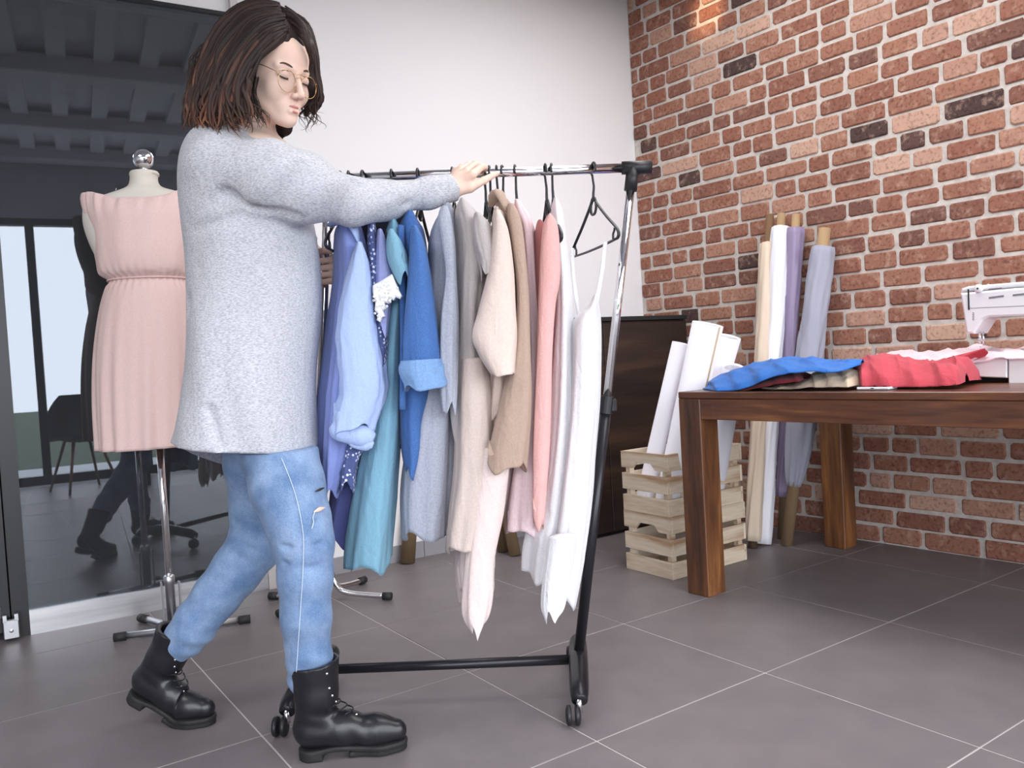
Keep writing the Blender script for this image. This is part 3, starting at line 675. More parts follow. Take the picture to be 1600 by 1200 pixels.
# ------------------------------------------------------------------ clothes on the rail
def cloth(rows, d=2.2, b=.15, folds=6, amp=.16, seed=1, n=72, m=46, ang=None, top=True, hem=.012, bfun=None, power=2.4, near=True, ripple=.0, inner=True, twist=0.):
    """closed hanging fabric tube. rows: (y, left, right) in picture columns turned into real widths at distance d; b = half width away from the viewer"""
    r = np.random.RandomState(seed); rows = np.array(rows, float); xm = rows[:, 1:].mean()
    Bd = ray(xm, 500)*[1, 1, 0]; Bd = unit(Bd) if ang is None else dirv(ang); Ad = np.array([Bd[1], -Bd[0], 0])
    if Ad@RH < 0: Ad = -Ad
    Cn = []
    for y, xl, xr in rows:
        dn = d-b*.85 if near else d
        zz = atd((xl+xr)/2, y, dn)[2]; P = atd((xl+xr)/2, y, d); Cn.append([P[0], P[1], zz, (xr-xl)/2*d/FPX])
    Cn = cr_interp(np.array(Cn), m); t = np.linspace(0, 1, m); a = np.linspace(0, 2*PI, n, endpoint=False); ph = r.uniform(0, 6.28, 4); V = []
    ca, sa = np.cos(a), np.sin(a); ex = 2/power; cx, sy = np.sign(ca)*np.abs(ca)**ex, np.sign(sa)*np.abs(sa)**ex
    for i in range(m):
        ti = t[i]; bb = b*(bfun(ti) if bfun else 1.); A_ = max(Cn[i, 3], .002); g = amp*(.25+.75*ti)
        f = 1+g*(.6*np.sin(folds*a+ph[0]+1.2*ti)+.3*np.sin((folds*2-1)*a+ph[1]-2*ti)+.25*np.sin((folds-2)*a+ph[2]+3*ti))
        f = f+g*.35*(1-2*np.abs(np.sin((folds*.5+1)*a+ph[3]+2.2*ti+.8*np.sin(5*ti+ph[0])))**.7)+g*.18*(1-2*np.abs(np.sin(folds*1.5*a+ph[1]-3*ti)))
        f2 = 1+.35*(f-1)
        if ripple: f = f+ripple*np.sin(9*a+30*ti+ph[3])*np.sin(22*ti+ph[2])
        w = twist*ti; ax = Ad*math.cos(w)+Bd*math.sin(w); bx = Bd*math.cos(w)-Ad*math.sin(w)
        p = Cn[i, :3]+(A_*cx*f)[:, None]*ax+(bb*sy*f2)[:, None]*bx
        p[:, 2] += hem*ti**3*(np.sin(3*a+ph[0])+.6*np.sin(5*a+ph[1]))
        p += (A_*.10*math.sin(7*ti+ph[3])*ti)*ax
        V.append(p)
    rings = V
    if inner:
        c = Cn[-1, :3]; last = rings[-1]; rings = rings+[last*[1, 1, 1]+(c-last)*[.06, .06, 0], last+(c-last)*[.10, .10, 0]+[0, 0, .05]]
    V = np.concatenate(rings); F = []
    for i in range(len(rings)-1):
        for j in range(n): k = (j+1) % n; F.append([i*n+j, (i+1)*n+j, (i+1)*n+k, i*n+k])
    if top: V = np.concatenate([V, [Cn[0, :3]+[0, 0, .006]]]); q = len(V)-1; F += [[q, j, (j+1) % n] for j in range(n)]
    if inner: q = len(V); V = np.concatenate([V, [Cn[-1, :3]+[0, 0, .05]]]); o = (len(rings)-1)*n; F += [[q, o+(j+1) % n, o+j] for j in range(n)]
    return V, F
def fabric(name, col, col2=None, rough=.85, sc_=220., bump=.45, sheen=.1, stretch=(1, 1, 1), contrast=(.4, .6), wr=True):
    m = mat(name, col, rough, col2=col2 or tuple(c*.93 for c in col), scale=sc_, stretch=stretch, sheen=sheen, contrast=contrast)
    nt = m.node_tree; N, L = nt.nodes, nt.links; b = N['Principled BSDF']; tc = N.new('ShaderNodeTexCoord')
    mp = N.new('ShaderNodeMapping'); mp.inputs['Scale'].default_value = (1, 1, .35); L.new(tc.outputs['Object'], mp.inputs[0])
    n1 = N.new('ShaderNodeTexNoise'); n1.inputs['Scale'].default_value = 26; n1.inputs['Detail'].default_value = 4; n1.inputs['Distortion'].default_value = 1.2; L.new(mp.outputs[0], n1.inputs[0])
    n2 = N.new('ShaderNodeTexNoise'); n2.inputs['Scale'].default_value = sc_*2; L.new(tc.outputs['Object'], n2.inputs[0])
    ad = N.new('ShaderNodeMath'); ad.operation = 'MULTIPLY_ADD'; ad.inputs[1].default_value = .08; L.new(n2.outputs[0], ad.inputs[0]); L.new(n1.outputs[0], ad.inputs[2])
    bp = N.new('ShaderNodeBump'); bp.inputs['Strength'].default_value = bump; bp.inputs['Distance'].default_value = .012; L.new(ad.outputs[0], bp.inputs['Height']); L.new(bp.outputs[0], b.inputs['Normal'])
    return m
def garment(name, label, cat, mt, rows, parts=(), **k):
    V, F = cloth(rows, **k); base = V.mean(0); base[2] = V[:, 2].min()
    e = empty(name, label, cat, base); e['group'] = 'clothes on the rail'; del e['group']
    obj('body', (V, F), mt, e)
    return e
def cuff(e, name, px0, px1, d, R, mt, flat=.55, seed=3, label=None):
    """rolled band of cloth between two picture points"""
    a, b = atd(*px0, d), atd(*px1, d); r = np.random.RandomState(seed); P = [a+(b-a)*t+UV*.006*math.sin(5*t+seed) for t in np.linspace(0, 1, 9)]
    Rr = [R*(.55 if i in (0, 8) else 1+.12*r.uniform(-1, 1)) for i in range(9)]
    return obj(name, tube(P, Rr, 18, res=36, flat=flat, up=UV), mt, e, label=label)
def fabric_dots():
    m = fabric('navy_dotted', srgb(52, 62, 104)); nt = m.node_tree; N, L = nt.nodes, nt.links; b = N['Principled BSDF']
    v = N.new('ShaderNodeTexVoronoi'); v.inputs['Scale'].default_value = 95; tc = N.new('ShaderNodeTexCoord'); L.new(tc.outputs['Object'], v.inputs[0])
    r = N.new('ShaderNodeValToRGB'); L.new(v.outputs['Distance'], r.inputs[0]); r.color_ramp.elements[0].position = .28; r.color_ramp.elements[1].position = .36
    r.color_ramp.elements[0].color = (*srgb(214, 220, 240), 1); r.color_ramp.elements[1].color = (*srgb(72, 84, 132), 1); L.new(r.outputs[0], b.inputs['Base Color']); return m
F_pale = fabric('pale_blue_cotton', srgb(166, 186, 228), rough=.75); F_pale_shade = fabric('pale_blue_cotton_shaded', srgb(132, 146, 205))  # one shirt cloth in two tones, the shade put into the darker copy
F_indigo = fabric('indigo_cotton', srgb(84, 92, 148)); F_lav = fabric('lavender_cotton', srgb(152, 158, 206)); F_lace = fabric('white_lace', srgb(236, 236, 238), bump=.8)
F_teal = fabric('teal_viscose', srgb(124, 170, 192)); F_denim = fabric('mid_blue_denim', srgb(70, 112, 174), col2=srgb(60, 98, 158), sc_=400); F_denim_l = fabric('denim_underside', srgb(128, 164, 208), col2=srgb(112, 148, 196), sc_=400)
F_gry = fabric('pale_grey_knit', srgb(172, 176, 190), col2=srgb(160, 164, 178)); F_greige = fabric('greige_knit', srgb(188, 180, 178)); F_cream = fabric('cream_crepe', srgb(218, 200, 190))
F_beige = fabric('beige_crepe', srgb(204, 188, 180)); F_camel = fabric('camel_viscose', srgb(176, 152, 136)); F_blush = fabric('blush_chiffon', srgb(226, 208, 204)); F_pink = fabric('pink_chiffon', srgb(232, 208, 212))
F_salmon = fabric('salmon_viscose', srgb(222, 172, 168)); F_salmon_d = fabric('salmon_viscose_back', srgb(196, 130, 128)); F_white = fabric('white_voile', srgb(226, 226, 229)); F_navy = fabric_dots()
bs = lambda t: .95-.25*t
# 1 pale blue shirt
g = garment('shirt', 'pale blue long sleeved shirt with rolled cuff, leftmost garment beside the left pole', 'shirt', F_pale_shade,
    [(340, 530, 560), (352, 524, 566), (372, 523, 572), (420, 523, 579), (455, 519, 578), (500, 512, 575), (560, 507, 570), (620, 502, 566), (700, 500, 558), (745, 503, 545), (775, 508, 532)], d=2.20, b=.15, seed=4, amp=.2)
obj('sleeve', cloth([(378, 556, 566), (410, 545, 577), (460, 534, 584), (520, 526, 591), (570, 528, 598), (610, 530, 601), (645, 524, 594), (672, 522, 586)], d=2.04, b=.05, seed=8, folds=5, amp=.14, ripple=.05), F_pale, g, label='light blue sleeve in a lit tone of the shirt cloth')
cuff(g, 'cuff', (519, 664), (584, 690), 2.02, .026, F_pale, flat=.8); cuff(g, 'cuff_fold', (546, 684), (583, 700), 2.015, .014, F_pale)
obj('collar', tube([atd(516, 352, 2.14), atd(532, 346, 2.06), atd(550, 352, 2.05), atd(560, 378, 2.05)], [.012, .02, .022, .006], 12, res=20, flat=.4), F_pale, g)
garment('gap_garment', 'added dark navy garment that darkens the gaps between the dotted top and the denim shirt', 'gap_garment', fabric('dark_navy', srgb(40, 42, 58)),
    [(330, 580, 640), (345, 558, 652), (400, 562, 658), (500, 575, 650), (600, 580, 640)], d=2.29, b=.05, seed=77)  # added behind the tops so the gaps between them stay dark
# 2 navy dotted top, 2b indigo dress
garment('patterned_top', 'navy top with small white dots, hanging between the blue shirt and lavender blouse', 'top', F_navy,
    [(342, 574, 586), (380, 573, 590), (430, 575, 594), (500, 582, 606), (580, 577, 604), (660, 545, 590), (720, 533, 562), (764, 528, 556)], d=2.14, b=.10, seed=9)
garment('dress', 'dark indigo dress whose hem shows below the pale blue shirt', 'dress', F_indigo,
    [(600, 556, 586), (680, 538, 576), (740, 522, 566), (800, 513, 560), (852, 512, 550)], d=2.27, b=.10, seed=12)
# 3 lavender blouse with lace
g = garment('blouse', 'lavender blouse with a scalloped white lace sleeve edge', 'blouse', F_lav, [(358, 589, 598), (380, 586, 606), (410, 584, 612), (440, 584, 618), (470, 588, 612), (520, 592, 606)], d=2.10, b=.07, seed=5, amp=.08)
lp = [(582, 446), (598, 437), (612, 428), (617, 440), (622, 452), (627, 462), (624, 467), (618, 464), (614, 469), (608, 466), (606, 474), (600, 472), (602, 482), (597, 485), (600, 494), (595, 496), (593, 503), (588, 500), (590, 490), (585, 485), (586, 470), (582, 458)]
o3 = atd(600, 460, 2.0); P2 = [((atd(x, y, 2.0)-o3)@RH, (atd(x, y, 2.0)-o3)[2]) for x, y in lp[::-1]]
la = obj('lace_edge', prism(P2, .03, o3, RH, Z, -np.cross(RH, Z), bev=.004), F_lace, g, smooth=False, label='white lace edging')
hol = []; rr_ = np.random.RandomState(3)
for _ in range(60):
    x, y = rr_.uniform(583, 622), rr_.uniform(436, 496)
    if (x-582)*.35 < y-430 and y < 500-(x-588)*1.15 and y > 446-(x-582)*.55: hol.append(lathe(atd(x, y, 1.998), [(.0011, 0), (.0022, .0012), (.0030, .0), (.0031, -.002)], 8, -FH, capped=False))
obj('lace_bump', join(*hol), F_lace, la, kind='stuff')
# 4 teal dress
g = garment('dress', 'teal blue dress with cap sleeves hanging left of the denim shirt', 'dress', F_teal,
    [(342, 606, 620), (354, 602, 626), (370, 600, 630), (400, 602, 634), (450, 604, 634), (520, 598, 628), (600, 588, 628), (700, 570, 627), (780, 557, 622), (850, 546, 618), (897, 540, 614)], d=2.20, b=.15, seed=22, folds=5, amp=.13, bfun=bs)
obj('sleeve', cloth([(358, 606, 616), (376, 603, 628), (396, 605, 637), (416, 611, 642), (436, 618, 641)], d=2.04, b=.045, seed=6, amp=.1, folds=4), F_teal, g)
# 5 denim shirt
g = garment('denim_shirt', 'mid blue denim shirt with a turned up sleeve cuff', 'shirt', F_denim,
    [(330, 632, 648), (342, 624, 656), (356, 622, 662), (400, 624, 668), (500, 628, 678), (600, 626, 684), (660, 626, 670), (705, 628, 667), (745, 634, 652)], d=2.19, b=.15, seed=31, folds=5, amp=.12, bfun=bs)
obj('sleeve', cloth([(352, 642, 652), (380, 640, 664), (440, 637, 675), (500, 632, 683), (560, 628, 688), (590, 632, 690)], d=2.03, b=.05, seed=33, folds=5, amp=.09, ripple=.03), F_denim, g)
cf = obj('cuff', cloth([(562, 626, 690), (572, 624, 692), (590, 627, 695), (607, 631, 697)], d=2.02, b=.062, seed=35, folds=5, amp=.05, m=16, hem=.006, top=False), F_denim_l, g, label='paler turned up cuff')
obj('placket', tube([atd(627, 352, 2.06), atd(628, 420, 2.05), atd(630, 520, 2.05), atd(629, 640, 2.05)], .004, 8, res=20, flat=2.2), F_denim, g)
# 6 pale grey sleeveless dress
g = garment('sleeveless_dress', 'pale grey sleeveless knit dress hanging below the hand', 'dress', F_gry,
    [(318, 690, 706), (330, 682, 712), (350, 672, 716), (370, 668, 716), (410, 668, 716), (480, 664, 714), (560, 668, 716), (640, 650, 714), (740, 632, 713), (800, 627, 708), (846, 628, 702)], d=2.20, b=.15, seed=41, amp=.13, bfun=bs)
obj('strap_panel', cloth([(322, 688, 700), (340, 684, 706), (380, 690, 712), (430, 696, 714), (500, 688, 716), (600, 686, 714), (640, 690, 712)], d=2.03, b=.03, seed=44, amp=.15, folds=4), F_gry, g)
# 7 greige shirt
g = garment('short_sleeved_shirt', 'greige short sleeved shirt with curled hem, right of the grey dress', 'shirt', F_greige,
    [(310, 716, 728), (322, 710, 742), (350, 709, 764), (400, 710, 770), (450, 712, 760), (520, 710, 758), (580, 706, 764), (640, 704, 769), (690, 712, 764), (716, 720, 748)], d=2.15, b=.14, seed=51, amp=.18, bfun=bs)
obj('sleeve', cloth([(332, 740, 752), (352, 738, 768), (385, 742, 776), (408, 748, 778), (424, 752, 772)], d=2.0, b=.05, seed=54, amp=.12), F_greige, g)
# 8 cream blouse with wide sleeve + beige dress
g = garment('blouse', 'cream wide sleeved blouse hanging in front of the camel one', 'blouse', F_cream,
    [(324, 770, 782), (340, 768, 792), (400, 766, 800), (460, 764, 804), (520, 760, 804), (570, 762, 806), (650, 758, 800)], d=2.15, b=.13, seed=61, amp=.1, bfun=bs)
obj('sleeve', cloth([(328, 771, 783), (360, 769, 795), (420, 762, 803), (480, 746, 805), (522, 734, 806), (552, 746, 806), (586, 769, 806)], d=1.98, b=.05, seed=63, folds=4, amp=.05, hem=.003), F_cream, g)
garment('long_dress', 'beige straight dress whose hem ends above the blush one', 'dress', F_beige,
    [(560, 716, 764), (640, 712, 772), (720, 708, 775), (790, 703, 772), (862, 701, 756)], d=2.13, b=.11, seed=66, amp=.12, top=True)
# 9 camel blouse
g = garment('blouse', 'camel brown long sleeved blouse hanging mid rail', 'blouse', F_camel,
    [(296, 772, 780), (312, 774, 798), (340, 780, 812), (400, 788, 822), (480, 796, 828), (560, 778, 830), (620, 774, 833), (680, 766, 832), (732, 766, 829)], d=2.19, b=.14, seed=71, amp=.1, bfun=bs)
obj('sleeve', cloth([(318, 792, 804), (350, 794, 816), (450, 806, 826), (540, 800, 829), (620, 782, 831), (690, 768, 829), (732, 765, 827)], d=2.03, b=.045, seed=73, amp=.1, folds=4), F_camel, g)
obj('collar', tube([atd(768, 322, 2.10), atd(773, 305, 2.06), atd(781, 303, 2.04), atd(792, 330, 2.03)], [.008, .016, .016, .006], 12, res=20, flat=.5), F_camel, g)
# 10 blush long skirt/dress
g = garment('long_dress', 'blush pink long dress with pointed hem, lowest hanging of the pale clothes', 'dress', F_blush,
    [(560, 760, 800), (660, 744, 806), (740, 732, 800), (820, 724, 786), (890, 716, 774), (940, 718, 772)], d=2.17, b=.10, seed=81, amp=.2, hem=.02, bfun=bs)
obj('front_panel', cloth([(700, 752, 800), (800, 736, 788), (880, 726, 772), (940, 722, 770), (972, 728, 764), (990, 738, 750)], d=2.05, b=.03, seed=83, amp=.15, folds=4), F_blush, g)
# 11 pale pink blouse
g = garment('blouse', 'white and pale pink long blouse between the camel and salmon clothes', 'blouse', F_pink,
    [(312, 803, 812), (328, 802, 826), (360, 812, 836), (450, 818, 842), (560, 822, 850), (660, 812, 852), (740, 798, 852), (800, 790, 848), (838, 788, 842)], d=2.22, b=.15, seed=91, amp=.18, bfun=bs)
# 12 salmon
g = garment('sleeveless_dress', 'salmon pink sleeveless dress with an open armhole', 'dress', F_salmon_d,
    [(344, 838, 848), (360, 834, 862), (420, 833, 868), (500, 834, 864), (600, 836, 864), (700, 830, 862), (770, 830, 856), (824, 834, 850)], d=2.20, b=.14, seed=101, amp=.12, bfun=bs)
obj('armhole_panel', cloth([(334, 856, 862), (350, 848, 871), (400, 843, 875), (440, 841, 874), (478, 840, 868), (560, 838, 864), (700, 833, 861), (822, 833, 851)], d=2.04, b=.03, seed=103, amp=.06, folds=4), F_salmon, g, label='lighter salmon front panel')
# 13 white blouse
g = garment('blouse', 'long white voile blouse hanging left of the camisole', 'blouse', F_white,
    [(308, 864, 870), (322, 860, 878), (370, 862, 884), (450, 866, 892), (560, 860, 898), (680, 852, 900), (790, 838, 896), (860, 826, 888), (908, 822, 880)], d=2.22, b=.15, seed=111, amp=.18, bfun=bs)
# 14 camisole
g = garment('camisole', 'long white strappy camisole, rightmost garment on the rail', 'camisole', F_white,
    [(460, 926, 933), (478, 916, 936), (502, 894, 938), (560, 892, 939), (640, 888, 938), (720, 880, 932), (800, 870, 926), (880, 858, 914), (948, 848, 901)], d=2.17, b=.12, seed=121, amp=.14, hem=.018, bfun=bs)
obj('hem_point', cloth([(840, 858, 904), (900, 850, 892), (948, 845, 882), (967, 852, 872)], d=2.02, b=.025, seed=124, amp=.15), F_white, g)
e927 = [o for o in COL.objects if o.get('label', '').startswith('empty looking')][0]; e927['label'] = 'black plastic hanger carrying the white strappy camisole, rightmost on the rail'
obj('strap', tube([atd(894, 388, 2.30), atd(896, 430, 2.28), atd(901, 470, 2.26), atd(907, 500, 2.22)], .0035, 8, res=16, flat=2), F_white, g)
obj('strap', tube([atd(946, 378, 2.10), atd(941, 420, 2.09), atd(936, 450, 2.09), atd(930, 486, 2.09)], .0035, 8, res=16, flat=2), F_white, g)
# ------------------------------------------------------------------ pink dress on the form
def form_dress():
    rows = [(301, 134, 315, .092), (312, 134, 315, .106), (335, 139, 311, .126), (365, 149, 304, .134), (400, 155, 300, .140), (425, 160, 297, .134), (436, 174, 290, .112), (441, 176, 289, .110), (450, 170, 294, .120), (475, 163, 300, .135), (520, 157, 306, .15), (570, 154, 310, .158), (630, 155, 312, .162), (697, 160, 314, .166)]
    Cn = []
    for y, xl, xr, b_ in rows: P, a_ = mrow(y, xl, xr); Cn.append([P[0], P[1], P[2], a_, b_, y])
    Cn = cr_interp(np.array(Cn), 120); n = 200; a = np.linspace(0, 2*PI, n, endpoint=False); V = []
    for i, (x, y, z, A_, B_, py) in enumerate(Cn):
        g1 = math.exp(-((py-308)/26)**2); g2 = math.exp(-((py-438)/16)**2); low = max(0, (py-445)/250)
        f = 1+.022*g1*np.sin(24*a+.5*np.sin(3*a))+.022*g2*np.sin(34*a+1+.6*np.sin(4*a))+.008*g1*np.sin(41*a)+.010*np.sin(11*a+.4+py*.006)*(1 if py < 430 else 0)
        f = f+low*(.030*np.sin(13*a+.6)+.022*np.sin(21*a+2+.004*py))+(.012*np.sin(7*a+.03*py)*np.exp(-((py-415)/18)**2))
        p = np.array([x, y, z])+(A_*np.cos(a)*f)[:, None]*MT+(B_*np.sin(a)*f)[:, None]*MB
        p[:, 2] += -.034*(np.sin(a) < 0)*np.exp(-(np.cos(a)/.62)**4)*max(0, 1-i/22)
        V.append(p)
    V.append(V[-1]*.99+.01*np.array([Cn[-1, 0], Cn[-1, 1], Cn[-1, 2]])); c = Cn[-1, :3]; V.append(V[-2]+(c-V[-2])*[.05, .05, 0]+[0, 0, .04])
    m_ = len(V); V = np.concatenate(V); F = []
    for i in range(m_-1):
        for j in range(n): k = (j+1) % n; F.append([i*n+j, (i+1)*n+j, (i+1)*n+k, i*n+k])
    return V, F
M_pinkd = fabric('powder_pink_chiffon', srgb(232, 204, 199), col2=srgb(228, 198, 193), rough=.7, bump=.15)
VF = form_dress(); pd = empty('sleeveless_dress', 'powder pink sleeveless dress with gathered waist on the dress form', 'dress', (MP[0], MP[1], VF[0][:, 2].min()))
obj('skirt_and_bodice', VF, M_pinkd, pd)
w0 = mrow(438, 174, 290); P = [w0[0]+(w0[1]*1.02)*math.cos(t)*MT+.114*math.sin(t)*MB for t in np.linspace(0, 2*PI, 60)]
obj('waist_seam', tube(P, .0028, 6, caps=False), M_pinkd, pd)
obj('belt_loop', tube([atd(172, 440, 2.96), atd(168, 448, 2.95), atd(170, 456, 2.95), atd(173, 460, 2.96)], .0018, 6, res=12), M_pinkd, pd)
nb = mrow(303, 137, 312); P = [nb[0]+(nb[1]*.80)*math.cos(t)*MT+.088*math.sin(t)*MB+Z*(-.004*(math.sin(t) < 0)) for t in np.linspace(0, 2*PI, 60)]
# ------------------------------------------------------------------ things on the table
def mound(cols, u0, u1, seed, amp=.006, n=170, m=44, pw=.55, fold=None, lip=0.):
    cols = cr_interp(np.array(cols, float), n); r = np.random.RandomState(seed); V = []; um = u0+(u1-u0)*.45
    k = r.uniform(.6, 1.6, 6); ph = r.uniform(0, 6.28, 6)
    for i, (px, yt, yb) in enumerate(cols):
        s = i/(n-1); taper = min(1, 6*s+.15, 6*(1-s)+.15); pt = atv(px, yt, tabl(um, 0), PB); pbm = atv(px, yb, tabl(u0, 0), PB)
        zt, zb_ = max(pt[2], TBZ+.003), max(pbm[2], TBZ+.0015); zt = max(zt, zb_+.002)
        for j in range(m):
            v = j/(m-1); wv = (v-.45)*taper+.45
            base = pbm+(pt-pbm)*(wv/.45) if wv < .45 else pt+(tabl(u1, 0)-tabl(um, 0))*((wv-.45)/.55)
            h = max(0, math.sin(PI*min(v/.9, 1) if v < .45 else PI*.5+PI*.5*(v-.45)/.55))**pw
            z = zb_+(zt-zb_)*h
            q = 6.28*s
            X = (px-cols[0][0])/100.; Y = v*(u1-u0)/.2
            w_ = 0
            for c_ in range(5): th = ph[c_]*1.9; fr = (5, 8, 13, 21, 3)[c_]*k[c_]; w_ += (1-2*abs(math.sin(fr*(X*math.cos(th)+Y*math.sin(th))*.5+ph[c_]+.9*math.sin(2.2*Y+3*X+ph[c_-1]))))*(.55, .45, .34, .22, .5)[c_]
            z += amp*w_*(.35+.65*h)*taper; z = max(z, TBZ+.0012 if zb_ < TBZ+.004 else zb_-.004)
            p = base.copy(); p[2] = z; p += (tabl(1, 0)-tabl(0, 0))*amp*.8*math.sin(6*q*k[4]+6*v+ph[4])*(.3+h); V.append(p)
    F = []
    for i in range(n-1):
        for j in range(m-1): a = i*m+j; F.append([a, a+1, a+m+1, a+m])
    F.append([i*m for i in range(n)][::-1]+[i*m+m-1 for i in range(n)])
    V = np.array(V); V = np.concatenate([V]); 
    return V, F[:-1]
def two_sided(VF, t=.0025):
    V, F = VF; V = np.asarray(V); n = len(V); V2 = V-[0, 0, t]; return np.concatenate([V, V2]), F+[[i+n for i in q][::-1] for q in F]
F_blue = fabric('royal_blue_cloth', srgb(36, 108, 192), rough=.65, wr=False); F_dred = fabric('dark_red_cloth', srgb(140, 42, 52)); F_tan = fabric('beige_cloth', srgb(214, 194, 170)); F_coral = fabric('coral_cloth', srgb(192, 66, 80), rough=.7); F_ppink = fabric('pale_pink_cloth', srgb(232, 208, 216))
def pile(name, label, cols, u0, u1, seed, mt, **k):
    VF = two_sided(mound(cols, u0, u1, seed, **k)); return thing(name, VF, mt, label, 'fabric')
pile('fabric_piece', 'crumpled beige fabric under the blue and dark red pieces on the table', [(1172, 604, 606), (1190, 600, 606), (1225, 595, 606), (1262, 588, 604), (1276, 580, 604), (1300, 576, 603), (1325, 574, 602), (1348, 578, 601)], .05, .34, 5, F_tan, amp=.008)
pile('fabric_piece', 'dark red fabric peeking out below the royal blue piece', [(1141, 609, 611), (1160, 602, 610), (1190, 593, 604), (1220, 584, 598), (1243, 581, 595), (1256, 588, 594)], .035, .26, 8, F_dred, amp=.004)
pile('fabric_piece', 'royal blue fabric crumpled over the left corner of the work table', [(1099, 606, 610), (1112, 592, 609), (1130, 581, 608), (1150, 574, 607), (1172, 567, 601), (1192, 561, 592), (1215, 559, 584), (1250, 560, 580), (1290, 560, 580), (1320, 559, 576), (1346, 561, 570)], .02, .30, 11, F_blue, amp=.011)
pile('fabric_piece', 'pale pink fabric spread behind the coral piece and under the sewing machine', [(1368, 552, 575), (1400, 550, 572), (1440, 549, 570), (1475, 547, 568), (1515, 541, 566), (1560, 543, 560), (1580, 540, 560), (1620, 541, 560), (1680, 545, 562)], .36, .80, 14, F_ppink, amp=.008)
pile('fabric_piece', 'coral red fabric bunched in front of the sewing machine', [(1334, 575, 600), (1346, 558, 602), (1362, 553, 602), (1390, 554, 602), (1420, 558, 601), (1450, 560, 601), (1475, 556, 600), (1496, 552, 600), (1508, 575, 599)], .09, .40, 31, F_coral, amp=.012)
cb_ = cr_interp(np.array([(1455, 566, 592), (1490, 556, 580), (1515, 550, 566), (1541, 544, 557)], float), 16)
P = []
for px, a, b in cb_:
    for t in np.linspace(0, 1, 7): P.append(atv(px, a+(b-a)*t, tabl(.36, 0), PB)+(tabl(1, 0)-tabl(0, 0))*(.012*math.sin(6*t+px*.06)))
F = [[i*7+j, i*7+j+1, (i+1)*7+j+1, (i+1)*7+j] for i in range(15) for j in range(6)]
co = [o for o in COL.objects if o.get('label', '').startswith('coral')][0]
V2, F2 = two_sided((np.array(P), F), .0); V2[len(P):] += (tabl(1, 0)-tabl(0, 0))*.003
obj('pulled_corner', (V2, F2), F_coral, co)
# phone
c = atz(1361, 607, TBZ+.006); e1_ = unit(tabl(0, 1)-tabl(0, 0)); e2_ = unit(tabl(1, 0)-tabl(0, 0))
ph_ = empty('phone', 'white mobile phone lying at the front edge of the work table', 'phone', c-[0, 0, .005])
c = c+e2_*.035
obj('case', box(c-[0, 0, .0005], (.105, .056, .0085), [e1_, e2_, Z], bev=.0028), mat('white_gloss', srgb(232, 232, 236), .2), ph_, smooth=False)
obj('screen', box(c+[0, 0, .0042], (.092, .050, .001), [e1_, e2_, Z]), mat('phone_glass', (.02, .02, .025), .08), ph_, smooth=False)
obj('port', box(c-e2_*.0282, (.010, .001, .003), [e1_, e2_, Z]), M_black, ph_, smooth=False)
# sewing machine
UM = .46
def mp2(px, y): p = atv(px, y, tabl(UM, 0), PB); return ((p-tabl(0, 0))@e1_, p[2])
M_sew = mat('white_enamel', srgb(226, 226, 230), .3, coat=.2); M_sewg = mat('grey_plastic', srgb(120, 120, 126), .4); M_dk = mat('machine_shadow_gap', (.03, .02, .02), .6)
O_ = tabl(0, 0); O_[2] = 0
sm_ = empty('sewing_machine', 'white sewing machine standing on the table at the right edge of the photo', 'sewing machine', tabl(UM, mp2(1600, 560)[0]))
def sp(pts, d0, d1, bev=.004): return prism([mp2(*q) for q in pts], d1-d0, O_+e2_*(UM+d0), e1_, Z, e2_, bev)
obj('arm', sp([(1521.5, 520), (1533, 521), (1547, 499), (1556, 495), (1640, 492), (1655, 500), (1658, 556), (1712, 556), (1712, 446), (1600, 450), (1511.7, 458)][::-1], -.055, .055, .006), M_sew, sm_, smooth=False)
obj('lid', sp([(1511.7, 457), (1600, 449), (1712, 445), (1711, 434), (1600, 441), (1523, 447.5), (1513, 451)][::-1], -.05, .05, .005), M_sew, sm_, smooth=False)
obj('bed', sp([(1516, 558), (1560, 556), (1591, 555), (1591, 588), (1560, 587), (1501, 582.5)][::-1], -.085, .06, .003), M_sew, sm_, smooth=False)
obj('base', sp([(1593, 555), (1712, 551), (1712, 599), (1593, 597)][::-1], -.085, .07, .003), M_sew, sm_, smooth=False)
obj('bed_gap_shade', sp([(1503, 584), (1592, 589), (1592, 597), (1506, 597)][::-1], -.02, .05, .0), M_dk, sm_, smooth=False)  # dark block standing in for the shade in the gap beneath the bed
obj('foot_post', sp([(1499, 584), (1505, 584), (1505, 597), (1499, 597)][::-1], -.02, .02, .001), M_sew, sm_, smooth=False)
def mpt(px, y, off): s_, z_ = mp2(px, y); return O_+e1_*s_+Z*z_+e2_*(UM+off)
obj('needle_bar', join(tube([mpt(1535, 518, -.02), mpt(1535.5, 535, -.02)], .0042, 12), tube([mpt(1535.5, 533, -.02), mpt(1536.5, 547, -.02)], .0016, 8), tube([mpt(1539, 518, -.012), mpt(1539.5, 540, -.012)], .003, 10), box(mpt(1536, 531, -.026), (.014, .008, .010), [e1_, e2_, Z], bev=.002)), M_chrome, sm_)
obj('presser_foot', box(mpt(1538, 549, -.02), (.022, .012, .004), [e1_, e2_, Z], bev=.001), M_chrome, sm_, smooth=False)
obj('lever_slot', prism([mp2(*q) for q in [(1524, 452), (1526, 452), (1527, 484), (1525, 484)]], .003, O_+e2_*(UM-.0575), e1_, Z, e2_), M_black, sm_, smooth=False)
dl = obj('tension_dial', lathe(mpt(1541, 451, -.045), [(.013, 0), (.0135, .014), (.011, .018), (.003, .0185)], 24, -e2_), M_sew, sm_); obj('dial_center', lathe(mpt(1541, 451, -.045)-e2_*.0186, [(.003, 0), (.003, .001), (.001, .0012)], 12, -e2_), M_black, dl)
